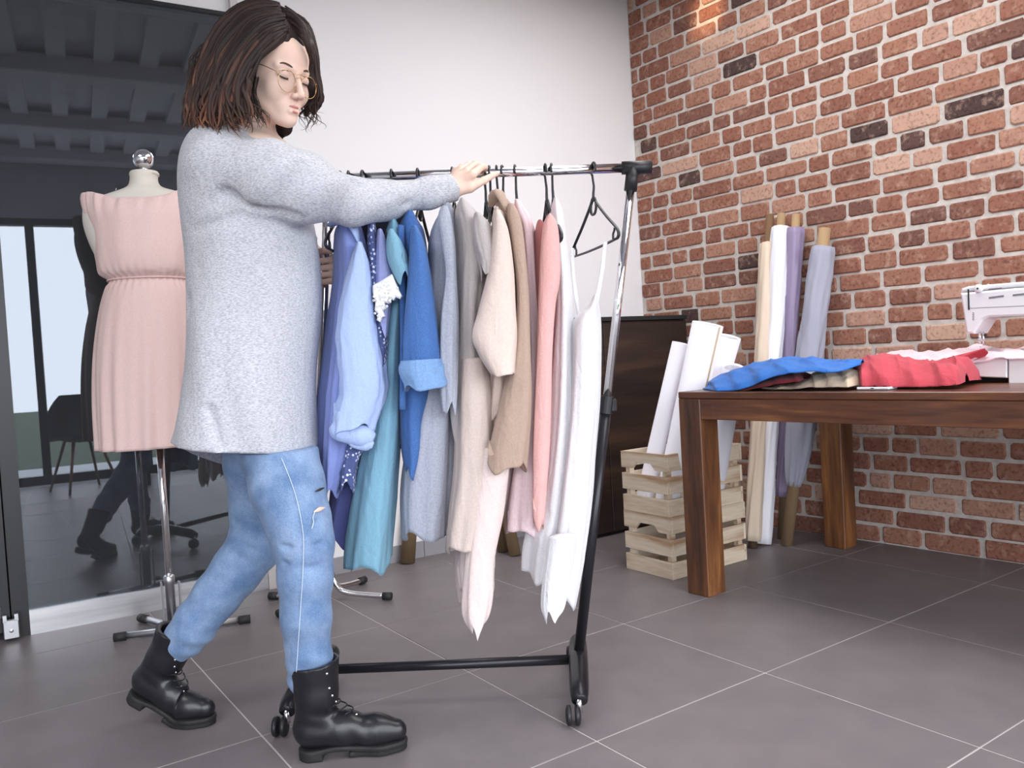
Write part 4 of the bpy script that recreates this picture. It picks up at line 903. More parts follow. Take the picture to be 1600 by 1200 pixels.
obj('thread_guide', lathe(mpt(1551, 449, -.03), [(.004, -.004), (.004, .006), (.006, .008), (.003, .011)], 14), M_chrome, sm_)
obj('thread_hook', lathe(mpt(1523, 451, -.03), [(.006, -.004), (.006, .004), (.003, .007)], 14), M_sewg, sm_)
obj('side_screw', lathe(mpt(1547, 523, -.03), [(.004, 0), (.004, .008), (.002, .010)], 12, -e2_), M_black, sm_)
for q in ([(1557, 464), (1580, 461), (1580, 464), (1557, 467)], [(1594, 460), (1612, 458), (1612, 461), (1594, 463)], [(1556, 451.5), (1577, 449.5), (1577, 451), (1556, 453)]):
    obj('slot', prism([mp2(*a) for a in q][::-1], .0015, O_+e2_*(UM-.0562), e1_, Z, e2_), M_sewg, sm_, smooth=False)
obj('seam_line', prism([mp2(*a) for a in [(1526, 481), (1640, 476), (1640, 476.8), (1526, 481.8)]][::-1], .001, O_+e2_*(UM-.0557), e1_, Z, e2_), M_sewg, sm_, smooth=False)
for k in range(5): y = 488+2.6*k; obj('lettering', prism([mp2(*a) for a in [(1531, y), (1534, y+.2), (1534, y+1.6), (1531.4, y+1.2)]][::-1], .001, O_+e2_*(UM-.0557), e1_, Z, e2_), M_sewg, sm_, smooth=False)
obj('hand_wheel', lathe(mpt(1712, 470, 0)+e1_*.002, [(.006, 0), (.034, .004), (.036, .01), (.036, .022), (.03, .026), (.004, .027)], 30, e1_), M_sew, sm_)
# ---- seats and table deeper in the room, seen only in the glass
def mirr(P): n = NGv; return np.asarray(P)-2*((np.asarray(P)-G0)@n)*n
M_oak = wood('light_oak', [srgb(120, 84, 56), srgb(160, 120, 84)], 2)
def shell_chair(p, rz, label):
    e = empty('shell_chair', label, 'chair', p); a = math.radians(rz); fx = np.array([math.cos(a), math.sin(a), 0]); sx = np.array([-fx[1], fx[0], 0]); p = np.array(p, float)*[1, 1, 0]
    V = []; F = []; m = 22; n = 18
    for i in range(m):
        t = i/(m-1); x, z = (.22-.42*t*1.15, .45-.035*math.sin(PI*t*1.2)) if t < .6 else (-.07-.13*((t-.6)/.4)**.6-.02, .43+.38*((t-.6)/.4)**1.15)
        w_ = .235*(1-.25*abs(t-.5)**2*4) if t < .8 else .235*(1-.55*((t-.8)/.2)**2)*.94
        for j in range(n): s = (j/(n-1)-.5)*2; V.append(p+fx*(x+(.07*s*s if t > .5 else 0))+sx*(s*w_)+Z*(z+.06*s*s*(1 if t < .6 else .0)))
    for i in range(m-1):
        for j in range(n-1): q = i*n+j; F.append([q, q+1, q+n+1, q+n])
    obj('seat', two_sided((np.array(V), F), .008), M_black, e)
    for s1 in (-1, 1):
        for s2 in (-1, 1): obj('leg', tube([p+fx*s1*.10+sx*s2*.10+Z*.42, p+fx*s1*.22+sx*s2*.2+Z*.004], [.014, .010], 10), M_oak, e)
q = mirr([.92, 7.75, 0]); shell_chair([q[0], q[1], 0], 70, 'black shell chair with wooden legs, reflected beside the pink dress')
q = mirr([1.95, 7.75, 0]); e = empty('office_table', 'white topped table with dark legs reflected right of the dress form', 'table', (q[0], q[1], 0))
obj('tabletop', box((q[0], q[1], .735), (1.2, .6, .03), bev=.004), M_sew, e, smooth=False)
for sx2 in (-.54, .54):
    for sy2 in (-.25, .25): obj('leg', box((q[0]+sx2, q[1]+sy2, .36), (.04, .04, .72)), M_blackframe, e, smooth=False)
# ------------------------------------------------------------------ the woman
M_skin = mat('skin', srgb(232, 202, 186), .5, col2=srgb(226, 192, 176), scale=18, sss=.25, spec=.35)
M_lip = mat('lips', srgb(196, 128, 120), .4); M_dark = mat('lash', (.02, .014, .012), .6); M_brow = mat('brow', srgb(84, 62, 54), .8)
M_knit = fabric('heather_knit', srgb(197, 198, 204), col2=srgb(161, 163, 171), sc_=270, stretch=(.55, .55, 1.8), contrast=(.36, .60), bump=.35)
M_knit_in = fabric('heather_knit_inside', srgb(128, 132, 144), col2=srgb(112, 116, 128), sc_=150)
def denim():
    m = fabric('faded_denim', srgb(140, 164, 196), col2=srgb(98, 127, 166), sc_=16, bump=.25, contrast=(.32, .66)); nt = m.node_tree; N, L = nt.nodes, nt.links; b = N['Principled BSDF']
    src = b.inputs['Base Color'].links[0].from_socket; n = N.new('ShaderNodeTexNoise'); n.inputs['Scale'].default_value = 420; n.inputs['Detail'].default_value = 3
    tc = N.new('ShaderNodeTexCoord'); L.new(tc.outputs['Object'], n.inputs[0]); r = N.new('ShaderNodeValToRGB'); L.new(n.outputs[0], r.inputs[0]); r.color_ramp.elements[0].position = .35; r.color_ramp.elements[1].position = .6
    r.color_ramp.elements[0].color = (.68, .72, .78, 1); r.color_ramp.elements[1].color = (1, 1, 1, 1)
    x = N.new('ShaderNodeMixRGB'); x.blend_type = 'MULTIPLY'; x.inputs[0].default_value = .9; L.new(src, x.inputs[1]); L.new(r.outputs[0], x.inputs[2]); L.new(x.outputs[0], b.inputs['Base Color']); return m
M_jean = denim(); M_thread = mat('pale_thread', srgb(190, 204, 222), .8)
M_leather = mat('black_leather', (.012, .012, .015), .33, bump=.5, scale=26, detail=5, coat=.1, bdist=.003); M_sole = mat('black_sole', (.014, .014, .015), .65)
M_gold = mat('gold_wire', srgb(206, 172, 120), .25, 1.)
wroot = empty('person', 'woman in long grey sweater, faded blue jeans and black boots pushing the clothes rack', 'person', (.62, 2.05, 0))
def A(p): return atd(*p)
# head frame
_cy, _sy = math.cos(.58), math.sin(.58); HF = math.cos(.24)*(_cy*RH-_sy*FH)-math.sin(.24)*Z
HLv = unit(np.cross(Z, HF)); HUv = np.cross(HF, HLv); HAX = np.array([HF, HLv, HUv]); HC = atd(425, 120, 1.98); HS = .97
def hd(x, y, z): return HC+HS*(x*HF+y*HLv+z*HUv)
def head_sdf(P):
    q = ((P-HC.astype(np.float32))@HAX.T.astype(np.float32))/HS
    e = lambda c, r: sd_ell(q, c, r); cn = lambda a, b, ra, rb: sd_cone(q, a, b, ra, rb)
    d = e((-.015, 0, .035), (.098, .078, .095)); d = smin(d, e((.030, 0, -.022), (.060, .057, .088)), .02); d = smin(d, e((.040, 0, .045), (.049, .060, .05)), .02)
    for s in (-1, 1):
        d = smin(d, cn((-.002, s*.052, -.045), (.058, s*.016, -.100), .015, .014), .025)
        d = smin(d, e((.060, s*.036, -.034), (.024, .024, .026)), .02)
        d = smin(d, cn((.084, s*.010, .016), (.070, s*.046, .018), .007, .007), .010)
    d = smin(d, e((.074, 0, -.101), (.017, .020, .016)), .016); d = smin(d, e((.070, 0, -.072), (.021, .031, .024)), .014)
    for s in (-1, 1): d = smax(d, -e((.098, s*.031, -.001), (.016, .017, .011)), .010)
    for s in (-1, 1): d = smin(d, e((.0745, s*.0315, -.002), (.0145, .0165, .0135)), .003)
    d = smin(d, cn((.086, 0, .008), (.1085, 0, -.038), .006, .0085), .009); d = smin(d, e((.1095, 0, -.043), (.0095, .009, .008)), .006)
    for s in (-1, 1): d = smin(d, e((.099, s*.0105, -.046), (.010, .0062, .0068)), .005)
    d = smin(d, cn((.0935, 0, -.0685), (.077, .020, -.0735), .0040, .002), .004); d = smin(d, cn((.0935, 0, -.0685), (.077, -.020, -.0735), .0040, .002), .004)
    d = smin(d, cn((.0905, -.010, -.081), (.0905, .010, -.081), .0052, .0052), .006)
    d = smax(d, -cn((.0965, -.016, -.0752), (.0965, .016, -.0752), .0022, .0022), .003)
    for s in (-1, 1): d = smin(d, e((-.008, s*.077, -.012), (.018, .006, .030)), .006)
    return d*HS
NK0 = A((378, 226, 2.04)); NK1 = hd(-.030, 0, -.075)
def neck_sdf(P): return smin(sd_cone(P, NK0, NK1, .058, .043), sd_ell(P, NK0-Z*.03, (.12, .14, .06)), .04)
V1 = snet(lambda P: smin(head_sdf(P), neck_sdf(P), .02), HC-np.array([.16, .16, .235]), HC+np.array([.16, .16, .15]), .0024)
# limbs and trunk under the clothes
def limbs(P):
    d = sd_ell(P, A((390, 330, 2.06)), (.09, .12, .17)); d = smin(d, sd_ell(P, A((398, 560, 2.08)), (.09, .11, .17)), .08)
    ch = [[(352, 256, 1.935, .045), (430, 281, 1.92, .045), (482, 300, 1.94, .042), (540, 316, 2.0, .034), (610, 311, 2.07, .031), (665, 304, 2.12, .026), (702, 296, 2.145, .024)], [(385, 250, 2.19, .05), (430, 350, 2.24, .042), (493, 402, 2.325, .024)],
          [(432, 650, 2.04, .05), (474, 835, 1.95, .045), (485, 1060, 1.985, .030), (486, 1110, 1.99, .028)], [(410, 650, 2.12, .05), (404, 842, 2.19, .045), (288, 992, 2.18, .030), (262, 1035, 2.185, .028)]]
    for c in ch:
        for a, b in zip(c[:-1], c[1:]): d = smin(d, sd_cone(P, A(a[:3]), A(b[:3]), a[3], b[3]), .02)
    return smin(d, neck_sdf(P), .03)
V2 = snet(limbs, [.2, 1.55, .16], [1.25, 2.75, 1.56], .0115)
def chain(P, pts, k=.004):
    d = None
    for a, b in zip(pts[:-1], pts[1:]):
        c = sd_cone(P, A(a[:3]), A(b[:3]), a[3], b[3]); d = c if d is None else smin(d, c, k)
    return d
RF = [[(738, 273, 2.135, .0105), (752, 261, 2.165, .0095), (757, 262, 2.215, .0088), (752, 275, 2.245, .0078)],
      [(729, 268, 2.155, .0105), (743, 257, 2.185, .0096), (748, 258, 2.230, .0090), (745, 273, 2.258, .0080)],
      [(720, 266, 2.175, .0100), (732, 258, 2.205, .0092), (737, 260, 2.245, .0086), (735, 273, 2.262, .0076)],
      [(712, 268, 2.190, .0092), (721, 261, 2.215, .0084), (726, 263, 2.248, .0078), (725, 273, 2.260, .0070)]]
def rhand(P):
    d = chain(P, [(690, 296, 2.14, .0275), (705, 294, 2.147, .0255), (714, 286, 2.155, .0265)], .01)
    for f in RF: d = smin(d, sd_cone(P, A((712, 287, 2.155)), A(f[0][:3]), .020, .0115), .010)
    d = smin(d, chain(P, [(712, 297, 2.142, .017), (734, 293, 2.145, .0135), (756, 282, 2.16, .0098), (776, 271, 2.178, .0070)]), .010)
    for f in RF: d = smin(d, chain(P, f), .0035)
    return d
c_ = A((735, 278, 2.18)); V3 = snet(rhand, c_-np.array([.11, .11, .075]), c_+np.array([.11, .11, .06]), .002)
LFg = [[(520, y0-4, 2.315, .0105), (526, y0-1, 2.275, .0098), (519, y0, 2.238, .0090), (500, y0+2, 2.240, .0078)] for y0 in (406, 417, 428, 439)]
def lhand(P):
    d = chain(P, [(478, 384, 2.325, .026), (492, 398, 2.33, .024), (504, 414, 2.328, .024)], .01); d = smin(d, sd_ell(P, A((510, 422, 2.325)), (.030, .022, .036)), .012)
    for f in LFg: d = smin(d, chain(P, f), .0015)
    return smin(d, chain(P, [(498, 402, 2.32, .013), (500, 394, 2.285, .0105), (508, 391, 2.245, .0088), (516, 393, 2.235, .0078)]), .006)
c_ = A((503, 412, 2.28)); V4 = snet(lhand, c_-np.array([.09, .09, .07]), c_+np.array([.07, .09, .07]), .002)
obj('body', join(V1, V2, V3, V4), M_skin, wroot)
# lips, lashes, brows
lips = join(tube([hd(.0785, -.0205, -.0745), hd(.0895, -.011, -.0705), hd(.0962, 0, -.0700), hd(.0895, .011, -.0705), hd(.0785, .0205, -.0745)], [.0010, .0030, .0034, .0030, .0010], 10, res=22, flat=.8),
            tube([hd(.0785, -.0195, -.0752), hd(.0895, -.010, -.0805), hd(.0945, 0, -.0818), hd(.0895, .010, -.0805), hd(.0785, .0195, -.0752)], [.0010, .0036, .0042, .0036, .0010], 10, res=22, flat=.8))
obj('lips', lips, M_lip, wroot)
for s in (-1, 1):
    L_ = [hd(.0775, s*.0175, -.006), hd(.0875, s*.025, -.0095), hd(.0890, s*.032, -.0105), hd(.0855, s*.040, -.0095), hd(.0765, s*.0475, -.005)]
    obj('eyelashes', join(tube(L_, [.0006, .0013, .0015, .0015, .0008], 8, res=18), *[tube([hd(.0875-.0025*abs(k-1.5), s*(.024+.0065*k), -.0100), hd(.0935-.0025*abs(k-1.5), s*(.0245+.0072*k), -.0145)], [.0006, .0002], 5) for k in range(4)]), M_dark, wroot)
    obj('eyelid_crease', tube([hd(.0800, s*.018, .006), hd(.0868, s*.027, .0085), hd(.0862, s*.037, .0080), hd(.0775, s*.0475, .0025)], [.0003, .0007, .0007, .0003], 6, res=14), M_brow, wroot)
    obj('eyebrow', tube([hd(.0905, s*.013, .0165), hd(.0890, s*.026, .0215), hd(.0820, s*.040, .0235), hd(.0720, s*.052, .0165)], [.0014, .0024, .0020, .0005], 8, res=20, flat=.45, up=HUv), M_brow, wroot)
# glasses
gl = obj('glasses', join(*[tube([hd(.0985-.004*abs(math.cos(t)), s*.0335+.0265*math.cos(t), -.017+.025*math.sin(t)) for t in np.linspace(0, 2*PI, 40)], .0008, 6, caps=False) for s in (-1, 1)],
    tube([hd(.0965, -.009, -.004), hd(.1015, 0, -.001), hd(.0965, .009, -.004)], .0008, 6, res=8), tube([hd(.0975, -.018, .0035), hd(.1015, 0, .006), hd(.0975, .018, .0035)], .0007, 6, res=8),
    *[tube([hd(.093, s*.0565, -.004), hd(.085, s*.066, .0), hd(.04, s*.0735, .012), hd(-.01, s*.081, .016)], .0009, 6, res=16) for s in (-1, 1)]), M_gold, wroot, label='thin gold wire glasses')
M_lens = mat('clear_lens', (1, 1, 1), .0, trans=1., alpha=.12, ior=1.05)
for s in (-1, 1): obj('lens', lathe(hd(.0965, s*.0335, -.017), [(.0245, 0), (.0245, .0008), (.001, .0011)], 32, HF), M_lens, gl)
# ---- hair
def hair_sdf(P):
    q = ((P-HC.astype(np.float32))@HAX.T.astype(np.float32))/HS; e = lambda c, r: sd_ell(q, c, r); cn = lambda a, b, ra, rb: sd_cone(q, a, b, ra, rb)
    d = e((-.034, 0, .048), (.117, .097, .112)); d = smin(d, e((-.075, 0, -.01), (.085, .098, .10)), .04)
    for s, l in ((-1, -.15), (1, -.14)):
        d = smin(d, cn((-.05, s*.062, .0), (-.085, s*.075, l), .048, .030), .04); d = smin(d, cn((-.02, s*.070, .02), (-.025, s*.082, l+.03), .026, .016), .03)
    d = smin(d, cn((-.11, 0, -.02), (-.135, 0, -.10), .055, .035), .05)
    d = smax(d, -e((.080, 0, -.045), (.074, .115, .112)), .012); d = smax(d, -e((.085, 0, .012), (.055, .062, .068)), .010)
    d = smin(d, cn((.035, .064, .09), (.045, .088, .0), .022, .016), .02); d = smin(d, cn((.045, .088, .0), (.03, .095, -.07), .016, .008), .015)
    return (d+.003*np.sin(q[..., 1]*140+q[..., 2]*30)*np.sin(q[..., 0]*90+1))*HS
VH, FH_ = snet(hair_sdf, HC-np.array([.24, .24, .24]), HC+np.array([.2, .2, .19]), .004)
def hairmat():
    m = bpy.data.materials.new('dark_brown_hair'); m.use_nodes = True; nt = m.node_tree; N, L = nt.nodes, nt.links; b = N['Principled BSDF']; b.inputs['Roughness'].default_value = .55; b.inputs['Specular IOR Level'].default_value = .22
    a = N.new('ShaderNodeAttribute'); a.attribute_name = 'tone'; r = N.new('ShaderNodeValToRGB'); L.new(a.outputs['Fac'], r.inputs[0]); e = r.color_ramp.elements
    e[0].position = 0; e[0].color = (*srgb(38, 30, 28), 1); e[1].position = 1; e[1].color = (*srgb(170, 118, 88), 1); q = e.new(.40); q.color = (*srgb(62, 44, 38), 1); q = e.new(.70); q.color = (*srgb(112, 74, 58), 1); L.new(r.outputs[0], b.inputs['Base Color']); return m
M_hair = hairmat()
locks = []; tones = []; rh = np.random.RandomState(11)
def lock(pts, r0, seed, tip=.8, wav=5., flat=.45, base=0.):
    P = cr_interp(np.array(pts, float), 22); t = np.linspace(0, 1, 22); rs = np.random.RandomState(seed); ph = rs.uniform(0, 6.28, 3)
    P[:, 0] += wav*t**1.5*np.sin(7*t+ph[0])+wav*.3*t*np.sin(17*t+ph[1]); P[:, 1] += wav*.3*t*np.sin(9*t+ph[2]); P[:, 2] += .006*np.sin(6*t+ph[1])*t
    W = np.array([A(p) for p in P]); R_ = r0*np.minimum(1, .5+4*t)*np.clip((1-t)*2.6+.08, 0, 1); Vt, Ft = tube(W, R_, 6, flat=flat, up=UV)
    locks.append((Vt, Ft)); tones.append(np.repeat(base+tip*np.clip(t-.35, 0, 1)**1.3*rs.uniform(.2, 1.25), 6))
gb = np.array([(432, 6, 2.0), (385, 7, 1.985), (340, 42, 1.975), (314, 98, 1.965), (299, 150, 1.96), (300, 200, 1.965)], float)
gm = np.array([(440, 28, 1.93), (398, 38, 1.888), (362, 82, 1.862), (346, 130, 1.855), (336, 170, 1.86), (344, 203, 1.865)], float)
gf = np.array([(446, 56, 1.905), (430, 72, 1.880), (402, 98, 1.860), (388, 130, 1.855), (386, 164, 1.86), (400, 200, 1.865)], float)
for i in range(190):
    u = rh.uniform(0, 1); g = (2*(u-.5)*(u-1))*gb+(4*u*(1-u))*gm+(2*u*(u-.5))*gf; g = g.copy(); g[:, :2] += rh.normal(0, 3.2, (1, 2)); g[:, 2] += rh.uniform(-.004, .012)
    g[-1, 1] += rh.uniform(-16, 6); lock(g, rh.uniform(.0045, .0085), i, wav=rh.uniform(6, 19), base=rh.choice([0, .1, .2, .45], p=[.4, .3, .2, .1]), tip=1.15)
gr = np.array([(440, 14, 1.98), (474, 34, 2.0), (490, 74, 2.01), (495, 116, 2.02), (500, 150, 2.03), (488, 172, 2.04)], float)
for i in range(46):
    g = gr.copy(); g[:, 0] += rh.normal(-3, 3); g[:, 1] += rh.normal(1, 3); g[:, 2] += rh.uniform(-.01, .05); g[0] += [rh.uniform(-25, 10), rh.uniform(-6, 14), 0]; lock(g, rh.uniform(.003, .006), 300+i, wav=rh.uniform(2, 6), base=rh.uniform(0, .2))
for i in range(26):
    x = rh.uniform(0, 1); y = rh.uniform(-3, 3); lock([(440+6*x, 16+30*x+y, 1.955), (456+8*x, 24+28*x+y, 1.935), (470+6*x, 40+24*x+y, 1.925), (480+4*x, 66+16*x, 1.935), (486+3*x, 100, 1.955)], rh.uniform(.004, .007), 900+i, wav=2, base=rh.uniform(0, .2), tip=.5)
for i in range(20):                                                 # dark lock of the far side below the chin
    x = rh.uniform(-12, 12); lock([(474+x*.3, 120, 2.10), (466+x*.5, 160, 2.10), (448+x, 190, 2.095), (438+x, 208+rh.uniform(-5, 5), 2.09), (432+x*.6, 219+rh.uniform(-6, 3), 2.085)], rh.uniform(.004, .007), 400+i, wav=4, tip=.5)
for i in range(36):                                                 # loose wisps
    x = rh.uniform(-6, 8); y = rh.uniform(-10, 22); lock([(488+x, 110, 2.03), (487+x, 145, 2.03), (480+x*1.6, 172+y*.4, 2.02), (484+x*2.2, 186+y, 2.02)], rh.uniform(.001, .0028), 500+i, wav=10, tip=1.2)
for i in range(16): x = rh.uniform(0, 30); lock([(396+x*.3, 120, 1.90), (392+x*.3, 150, 1.885), (396+x*.6, 178, 1.885), (404+x*.5, 200+rh.uniform(-8, 4), 1.90)], rh.uniform(.001, .0025), 600+i, wav=6, tip=1.)
for i in range(10): lock([(330, 60, 1.96), (312+rh.uniform(-4, 6), 75, 1.96), (300+rh.uniform(-5, 8), 100, 1.955), (296+rh.uniform(-6, 8), 130+rh.uniform(-20, 20), 1.95)], .0012, 700+i, wav=8, tip=1.)
Vh = [VH]+[l[0] for l in locks]; tn = [np.full(len(VH), .12)]+tones; VFh = join((VH, FH_), *locks)
obj('hair', VFh, M_hair, wroot, attr=np.concatenate(tn))
# ---- sweater
TD = 2.06; SA = RH*math.cos(-.14)+FH*math.sin(-.14); SB = np.array([-SA[1], SA[0], 0])
srows = [(196, 345, 400, .075), (203, 330, 418, .105), (216, 312, 436, .14), (236, 300, 450, .165), (262, 291, 462, .180), (300, 287, 474, .185), (345, 290, 488, .185), (400, 297, 496, .18), (450, 300, 498, .178), (500, 299, 499, .18), (560, 295, 498, .185), (620, 288, 495, .19), (660, 281, 493, .195), (716, 275, 491, .20)]
SR = []
for y, xl, xr, b_ in srows:
    P = atd((xl+xr)/2, y, TD); zz = atd((xl+xr)/2, y, TD-(.12 if y > 500 else 0))[2]; SR.append((zz, P[0], P[1], (xr-xl)/2*TD/FPX/1.02, b_))
SR = dense(sorted(SR), 60).tolist()
arm_px = [(352, 256, 1.935, .082), (430, 281, 1.905, .082), (482, 299, 1.93, .073), (540, 316, 2.0, .052), (610, 311, 2.07, .0455), (665, 304, 2.12, .0375), (703, 294, 2.148, .0335)]
arm2 = [(385, 255, 2.19, .08), (425, 340, 2.24, .065), (482, 388, 2.31, .040)]
def seg_fold(P, a, b, w, depth):
    """a crease running from a to b"""
    return 1.9*depth*np.exp(-(sd_cone(P, A(a), A(b), 0, 0)/w)**2)
HEMT = .040
def sweater(P):
    d = stack_sdf(P, SR, 1, SA, SB); a = chain(P, arm_px, .03); d = smin(d, a, .035); d = smin(d, chain(P, arm2, .03), .03)
    xr = (P-np.float32(0))@RH.astype(np.float32); z = P[..., 2]
    low = np.clip((1.30-z)/.5, 0, 1); d = d+.006*low*np.sin(xr*38+np.sin(z*9)*1.2)+.0035*np.sin(xr*22+z*14)+.002*low*np.sin(xr*70+z*11)
    up = np.clip(1-np.abs(a)/.05, 0, 1)*np.clip((.95-xr)/.3, 0, 1); d = d+.0035*up*np.sin(xr*46-z*58)
    for f in [((352, 300, 1.87), (470, 345, 1.88), .012, .010), ((400, 330, 1.86), (300, 360, 1.9), .014, .005), ((470, 430, 1.9), (492, 505, 1.95), .011, .007), ((440, 485, 1.87), (455, 560, 1.87), .010, .006), ((395, 560, 1.87), (440, 640, 1.87), .016, .005),
              ((480, 262, 1.88), (520, 300, 1.94), .009, .006), ((505, 272, 1.92), (560, 290, 1.97), .008, .006), ((570, 330, 2.0), (640, 316, 2.06), .009, .004), ((330, 640, 1.88), (345, 700, 1.88), .014, .006), ((300, 470, 1.95), (318, 560, 1.95), .016, .006)]: d = d+seg_fold(P, *f)
    d = smax(d, -sd_cone(P, NK0+Z*.02, NK1, .060, .062), .012)
    x0, x1 = A((277, 700, TD))@RH, A((492, 700, TD))@RH; zc = SR[0][0]+.002+HEMT*np.clip((x1-xr)/(x1-x0), 0, 1); d = np.where(P[..., 2] < 1.0, smax(d, zc-P[..., 2], .004), d)
    W = A((703, 294, 2.148)); dr = unit(W-A((665, 304, 2.12))); d = np.maximum(d, (P-W.astype(np.float32))@dr.astype(np.float32)-.012)
    W2 = A((482, 388, 2.31)); dr2 = unit(W2-A((425, 340, 2.24))); near2 = sd_cone(P, A(arm2[1][:3]), W2+dr2*.05, .075, .075); d = np.where(near2 < 0, np.maximum(d, (P-W2.astype(np.float32))@dr2.astype(np.float32)-.0), d)
    return d
zb = SR[0][0]
VF = snet(sweater, [.18, 1.60, zb-.02], [1.28, 2.60, 1.60], .0062)
obj('sweater', VF, M_knit, wroot)
# far hem of the sweater, seen from inside
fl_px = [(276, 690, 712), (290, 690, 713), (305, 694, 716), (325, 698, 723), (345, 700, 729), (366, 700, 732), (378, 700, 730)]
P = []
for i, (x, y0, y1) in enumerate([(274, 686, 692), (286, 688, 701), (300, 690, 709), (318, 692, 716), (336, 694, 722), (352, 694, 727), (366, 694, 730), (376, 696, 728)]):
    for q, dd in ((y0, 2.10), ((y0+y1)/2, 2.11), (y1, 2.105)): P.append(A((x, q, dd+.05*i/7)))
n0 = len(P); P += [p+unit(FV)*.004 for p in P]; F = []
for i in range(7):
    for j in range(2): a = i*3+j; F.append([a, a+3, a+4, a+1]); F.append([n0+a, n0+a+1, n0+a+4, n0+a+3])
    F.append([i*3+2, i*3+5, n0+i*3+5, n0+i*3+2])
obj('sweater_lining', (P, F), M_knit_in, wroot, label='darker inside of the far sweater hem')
# ---- jeans
LEGR = [(432, 640, 2.05, .070), (436, 705, 2.0, .088), (449, 760, 1.97, .086), (466, 815, 1.95, .074), (475, 850, 1.945, .067), (477, 900, 1.943, .0615), (478, 960, 1.95, .057), (482, 1020, 1.968, .052), (485, 1060, 1.985, .047), (486, 1092, 1.987, .036)]
LEGL = [(412, 640, 2.15, .075), (405, 720, 2.17, .088), (408, 790, 2.19, .078), (403, 845, 2.20, .072), (372, 888, 2.19, .065), (338, 932, 2.18, .060), (305, 975, 2.17, .056), (286, 1000, 2.18, .048), (268, 1026, 2.185, .034)]
JTOP = SR[0][0]+.012
def jeans(P):
    z = P[..., 2]; out = None
    for lg, s in ((LEGR, 1), (LEGL, 2)):
        d = chain(P, lg, .02); xr = P@RH.astype(np.float32); xf = P@FH.astype(np.float32)
        d = d+.0022*np.sin(z*62+np.sin(xr*30+s)*1.6+xf*25)*np.clip((.50-z)/.3, .15, 1)+.0016*np.sin(z*120+xr*50)*np.clip((.32-z)/.1, 0, 1)
        out = d if out is None else smin(out, d, .006)
    out = np.maximum(out, z-JTOP)
    for f in [((425, 712, 1.89), (470, 735, 1.88), .009, .005), ((440, 830, 1.89), (500, 815, 1.9), .008, .005), ((445, 855, 1.88), (505, 850, 1.9), .008, .005), ((445, 880, 1.89), (500, 888, 1.89), .008, .004), ((450, 1010, 1.89), (500, 1020, 1.89), .006, .004), ((452, 1040, 1.89), (500, 1046, 1.89), .006, .004),
              ((375, 850, 2.12), (415, 868, 2.12), .008, .005), ((360, 862, 2.12), (405, 890, 2.12), .008, .005)]: out = out+seg_fold(P, *f)
    for lg in (LEGR, LEGL):
        e = A(lg[-1][:3]); dr = unit(e-A(lg[-2][:3])); nr = sd_cone(P, e-dr*.02, e+dr*.1, .075, .075); out = np.where(nr < 0, np.maximum(out, (P-e.astype(np.float32))@dr.astype(np.float32)), out)
    return out
VF = snet(jeans, [.20, 1.70, .14], [.95, 2.55, .92], .0055); obj('jeans', VF, M_jean, wroot)
_JV = VF[0]
def onleg(px, py):
    """point of the jeans surface seen in that picture column and row (nearest to the camera)"""
    q = pj(_JV); m = np.abs(q[:, 0]-px)+np.abs(q[:, 1]-py) < 7
    if not m.any(): return atd(px, py, 1.9)
    return atd(px, py, q[m][:, 2].min()-.001)
sm = [onleg(x, y) for x, y in [(440, 716), (450, 740), (459, 765), (466, 790), (471, 815), (474, 840), (474, 870), (473, 900), (471, 930), (469, 960), (467, 990), (465, 1020), (463, 1050)]]
obj('seam', tube(sm, .0011, 6, res=60), M_thread, wroot, label='pale side seam of the front leg')
for pts in ([(493, 768), (500, 765), (507, 762)], [(490, 800), (499, 796), (508, 793)]):
    o = obj('rip', tube([onleg(*q) for q in pts], [.001, .0055 if pts[0][1] > 780 else .003, .001], 8, res=10, flat=.4, up=UV), M_skin if pts[0][1] > 780 else M_dark, wroot, label='rip above the knee')
obj('loose_thread', tube([onleg(492, 800), onleg(489, 808), onleg(490, 816), onleg(487, 826)], .0012, 6, res=16), M_thread, wroot)
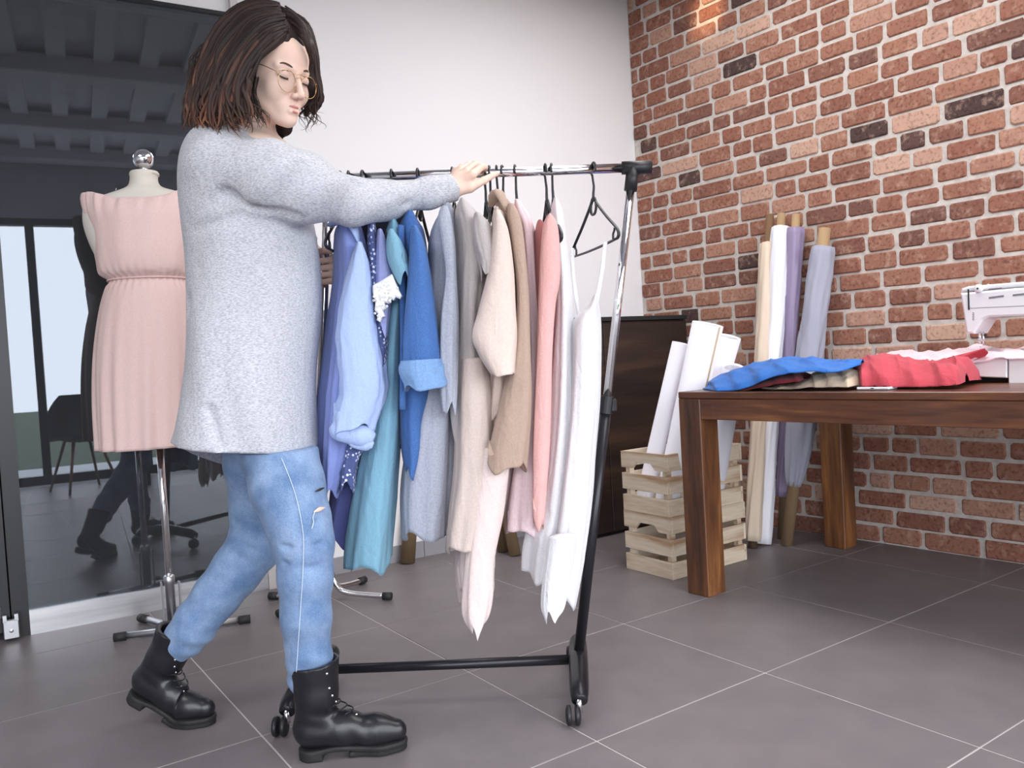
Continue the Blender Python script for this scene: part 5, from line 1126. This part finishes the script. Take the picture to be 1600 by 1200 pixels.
# ---- boots
def boot(origin, fx, uz, bend=0., label=None):
    fx = unit(fx); uz = unit(np.asarray(uz)-fx*(np.asarray(uz)@fx)); ly = np.cross(uz, fx)
    def upper(q):
        q = q.copy(); y = q[..., 1]/np.interp(q[..., 2], [.09, .15], [.84, .98]); Q = np.stack([q[..., 0], y, q[..., 2]], -1).astype(np.float32); c = lambda a, b, ra, rb: sd_cone(Q, a, b, ra, rb)
        d = c((.046, 0, .066), (.115, 0, .062), .042, .042); d = smin(d, c((.115, 0, .060), (.195, 0, .048), .042, .038), .02); d = smin(d, c((.195, 0, .048), (.238, 0, .044), .038, .029), .02)
        d = smin(d, c((.048, 0, .075), (.060, 0, .150), .045, .047), .02); d = smin(d, c((.060, 0, .150), (.060, 0, .240), .048, .060), .02)
        x, z = q[..., 0], q[..., 2]
        d = d+.0020*np.sin(z*150+x*40)*np.exp(-((x-.07)/.05)**2)*np.exp(-((z-.11)/.03)**2)+.0014*np.sin(x*130+z*50)*np.exp(-((x-.15)/.04)**2)
        d = smax(d, .022-z, .006); d = np.maximum(d, z-(.228+.10*(x-.06)))
        ins = sd_cone(Q, (.060, 0, .19), (.062, 0, .30), .040, .056); return smax(d, -ins, .004)
    def sole(q):
        x, y, z = q[..., 0], q[..., 1], q[..., 2]; c = lambda a, b, ra, rb: sd_cone(np.stack([x, y, z*0], -1).astype(np.float32), a, b, ra, rb)
        d = smin(c((.046, 0, 0), (.12, 0, 0), .036, .030), c((.12, 0, 0), (.205, 0, 0), .030, .037), .02); d = smin(d, c((.205, 0, 0), (.238, 0, 0), .037, .030), .02)
        s = smax(d, np.abs(z-.020-.006*np.exp(-((x-.11)/.04)**2))-.0062, .003); h = smax(d, np.maximum(np.abs(z-.011)-.0112, x-.070), .002); t = smax(d+.002, np.maximum(np.abs(z-.0085)-.0068, .130-x), .003)
        return np.minimum(np.minimum(s, h), t)
    def place(V):
        V = V.copy()
        if bend:
            s = np.clip((V[:, 0]-.140)/.05, 0, 1); s = s*s*(3-2*s); a = bend*s; x, z = V[:, 0]-.165, V[:, 2]-.01; ca, sa = np.cos(a), np.sin(a)
            V[:, 0] = .165+x*ca-z*sa; V[:, 2] = .01+x*sa+z*ca
        return origin+V[:, :1]*fx+V[:, 1:2]*ly+V[:, 2:]*uz
    Vu, Fu = snet(upper, [-.03, -.07, .0], [.30, .07, .30], .0034); Vs, Fs = snet(sole, [-.03, -.07, -.01], [.30, .07, .05], .0034)
    b_ = obj('boot', (place(Vu), Fu), M_leather, wroot, label=label); obj('sole', (place(Vs), Fs), M_sole, b_)
    for i in range(8):                                              # eyelets down both edges of the lacing
        t = i/7; x = np.interp(t, [0, .35, .6, 1], [.094, .098, .108, .152]); z = np.interp(t, [0, .35, .6, 1], [.212, .165, .130, .096]); y = -.0285-.004*math.sin(t*PI)
        qv = Vu; dd = np.linalg.norm(qv[:, [0, 2]]-[x, z], axis=1)+(qv[:, 1] > -.01)*1; k = np.argmin(dd); p = qv[k]
        pr = np.array([p+[0, -.0006, 0]]); nn = unit(-ly*.9+fx*.3); c = place(pr)[0]
        obj('eyelet', lathe(c, [(.0030, 0), (.0030, .0010), (.0016, .0014)], 10, nn), M_chrome, b_)
    lacepts = []
    for i in range(7):
        t = (i+.5)/7; x = np.interp(t, [0, .35, .6, 1], [.108, .110, .120, .160]); z = np.interp(t, [0, .35, .6, 1], [.214, .165, .130, .100])
        x -= .014; lacepts.append(tube(place(np.array([[x-.012, -.026, z], [x+.001, -.012, z+.001], [x+.004, 0, z+.001], [x+.001, .012, z+.001], [x-.012, .026, z]])), .0018, 6, res=12))
    obj('laces', join(*lacepts), M_black, b_); return b_
hb = atz(457, 1196); tb_ = atz(622, 1180); fx = unit(tb_-hb)
boot(hb+np.array([0, 0, .0])+np.cross(Z, fx)*.035, fx, Z, label='right boot, flat on the floor')
pr = atz(268, 1139); ang = .52; fxl = RH*math.cos(.12)-FH*math.sin(.12); f2 = fxl*math.cos(ang)-Z*math.sin(ang); u2 = Z*math.cos(ang)+fxl*math.sin(ang)
boot(pr+np.cross(Z, fxl)*.03-f2*.165, f2, u2, bend=ang, label='left boot, heel lifted')
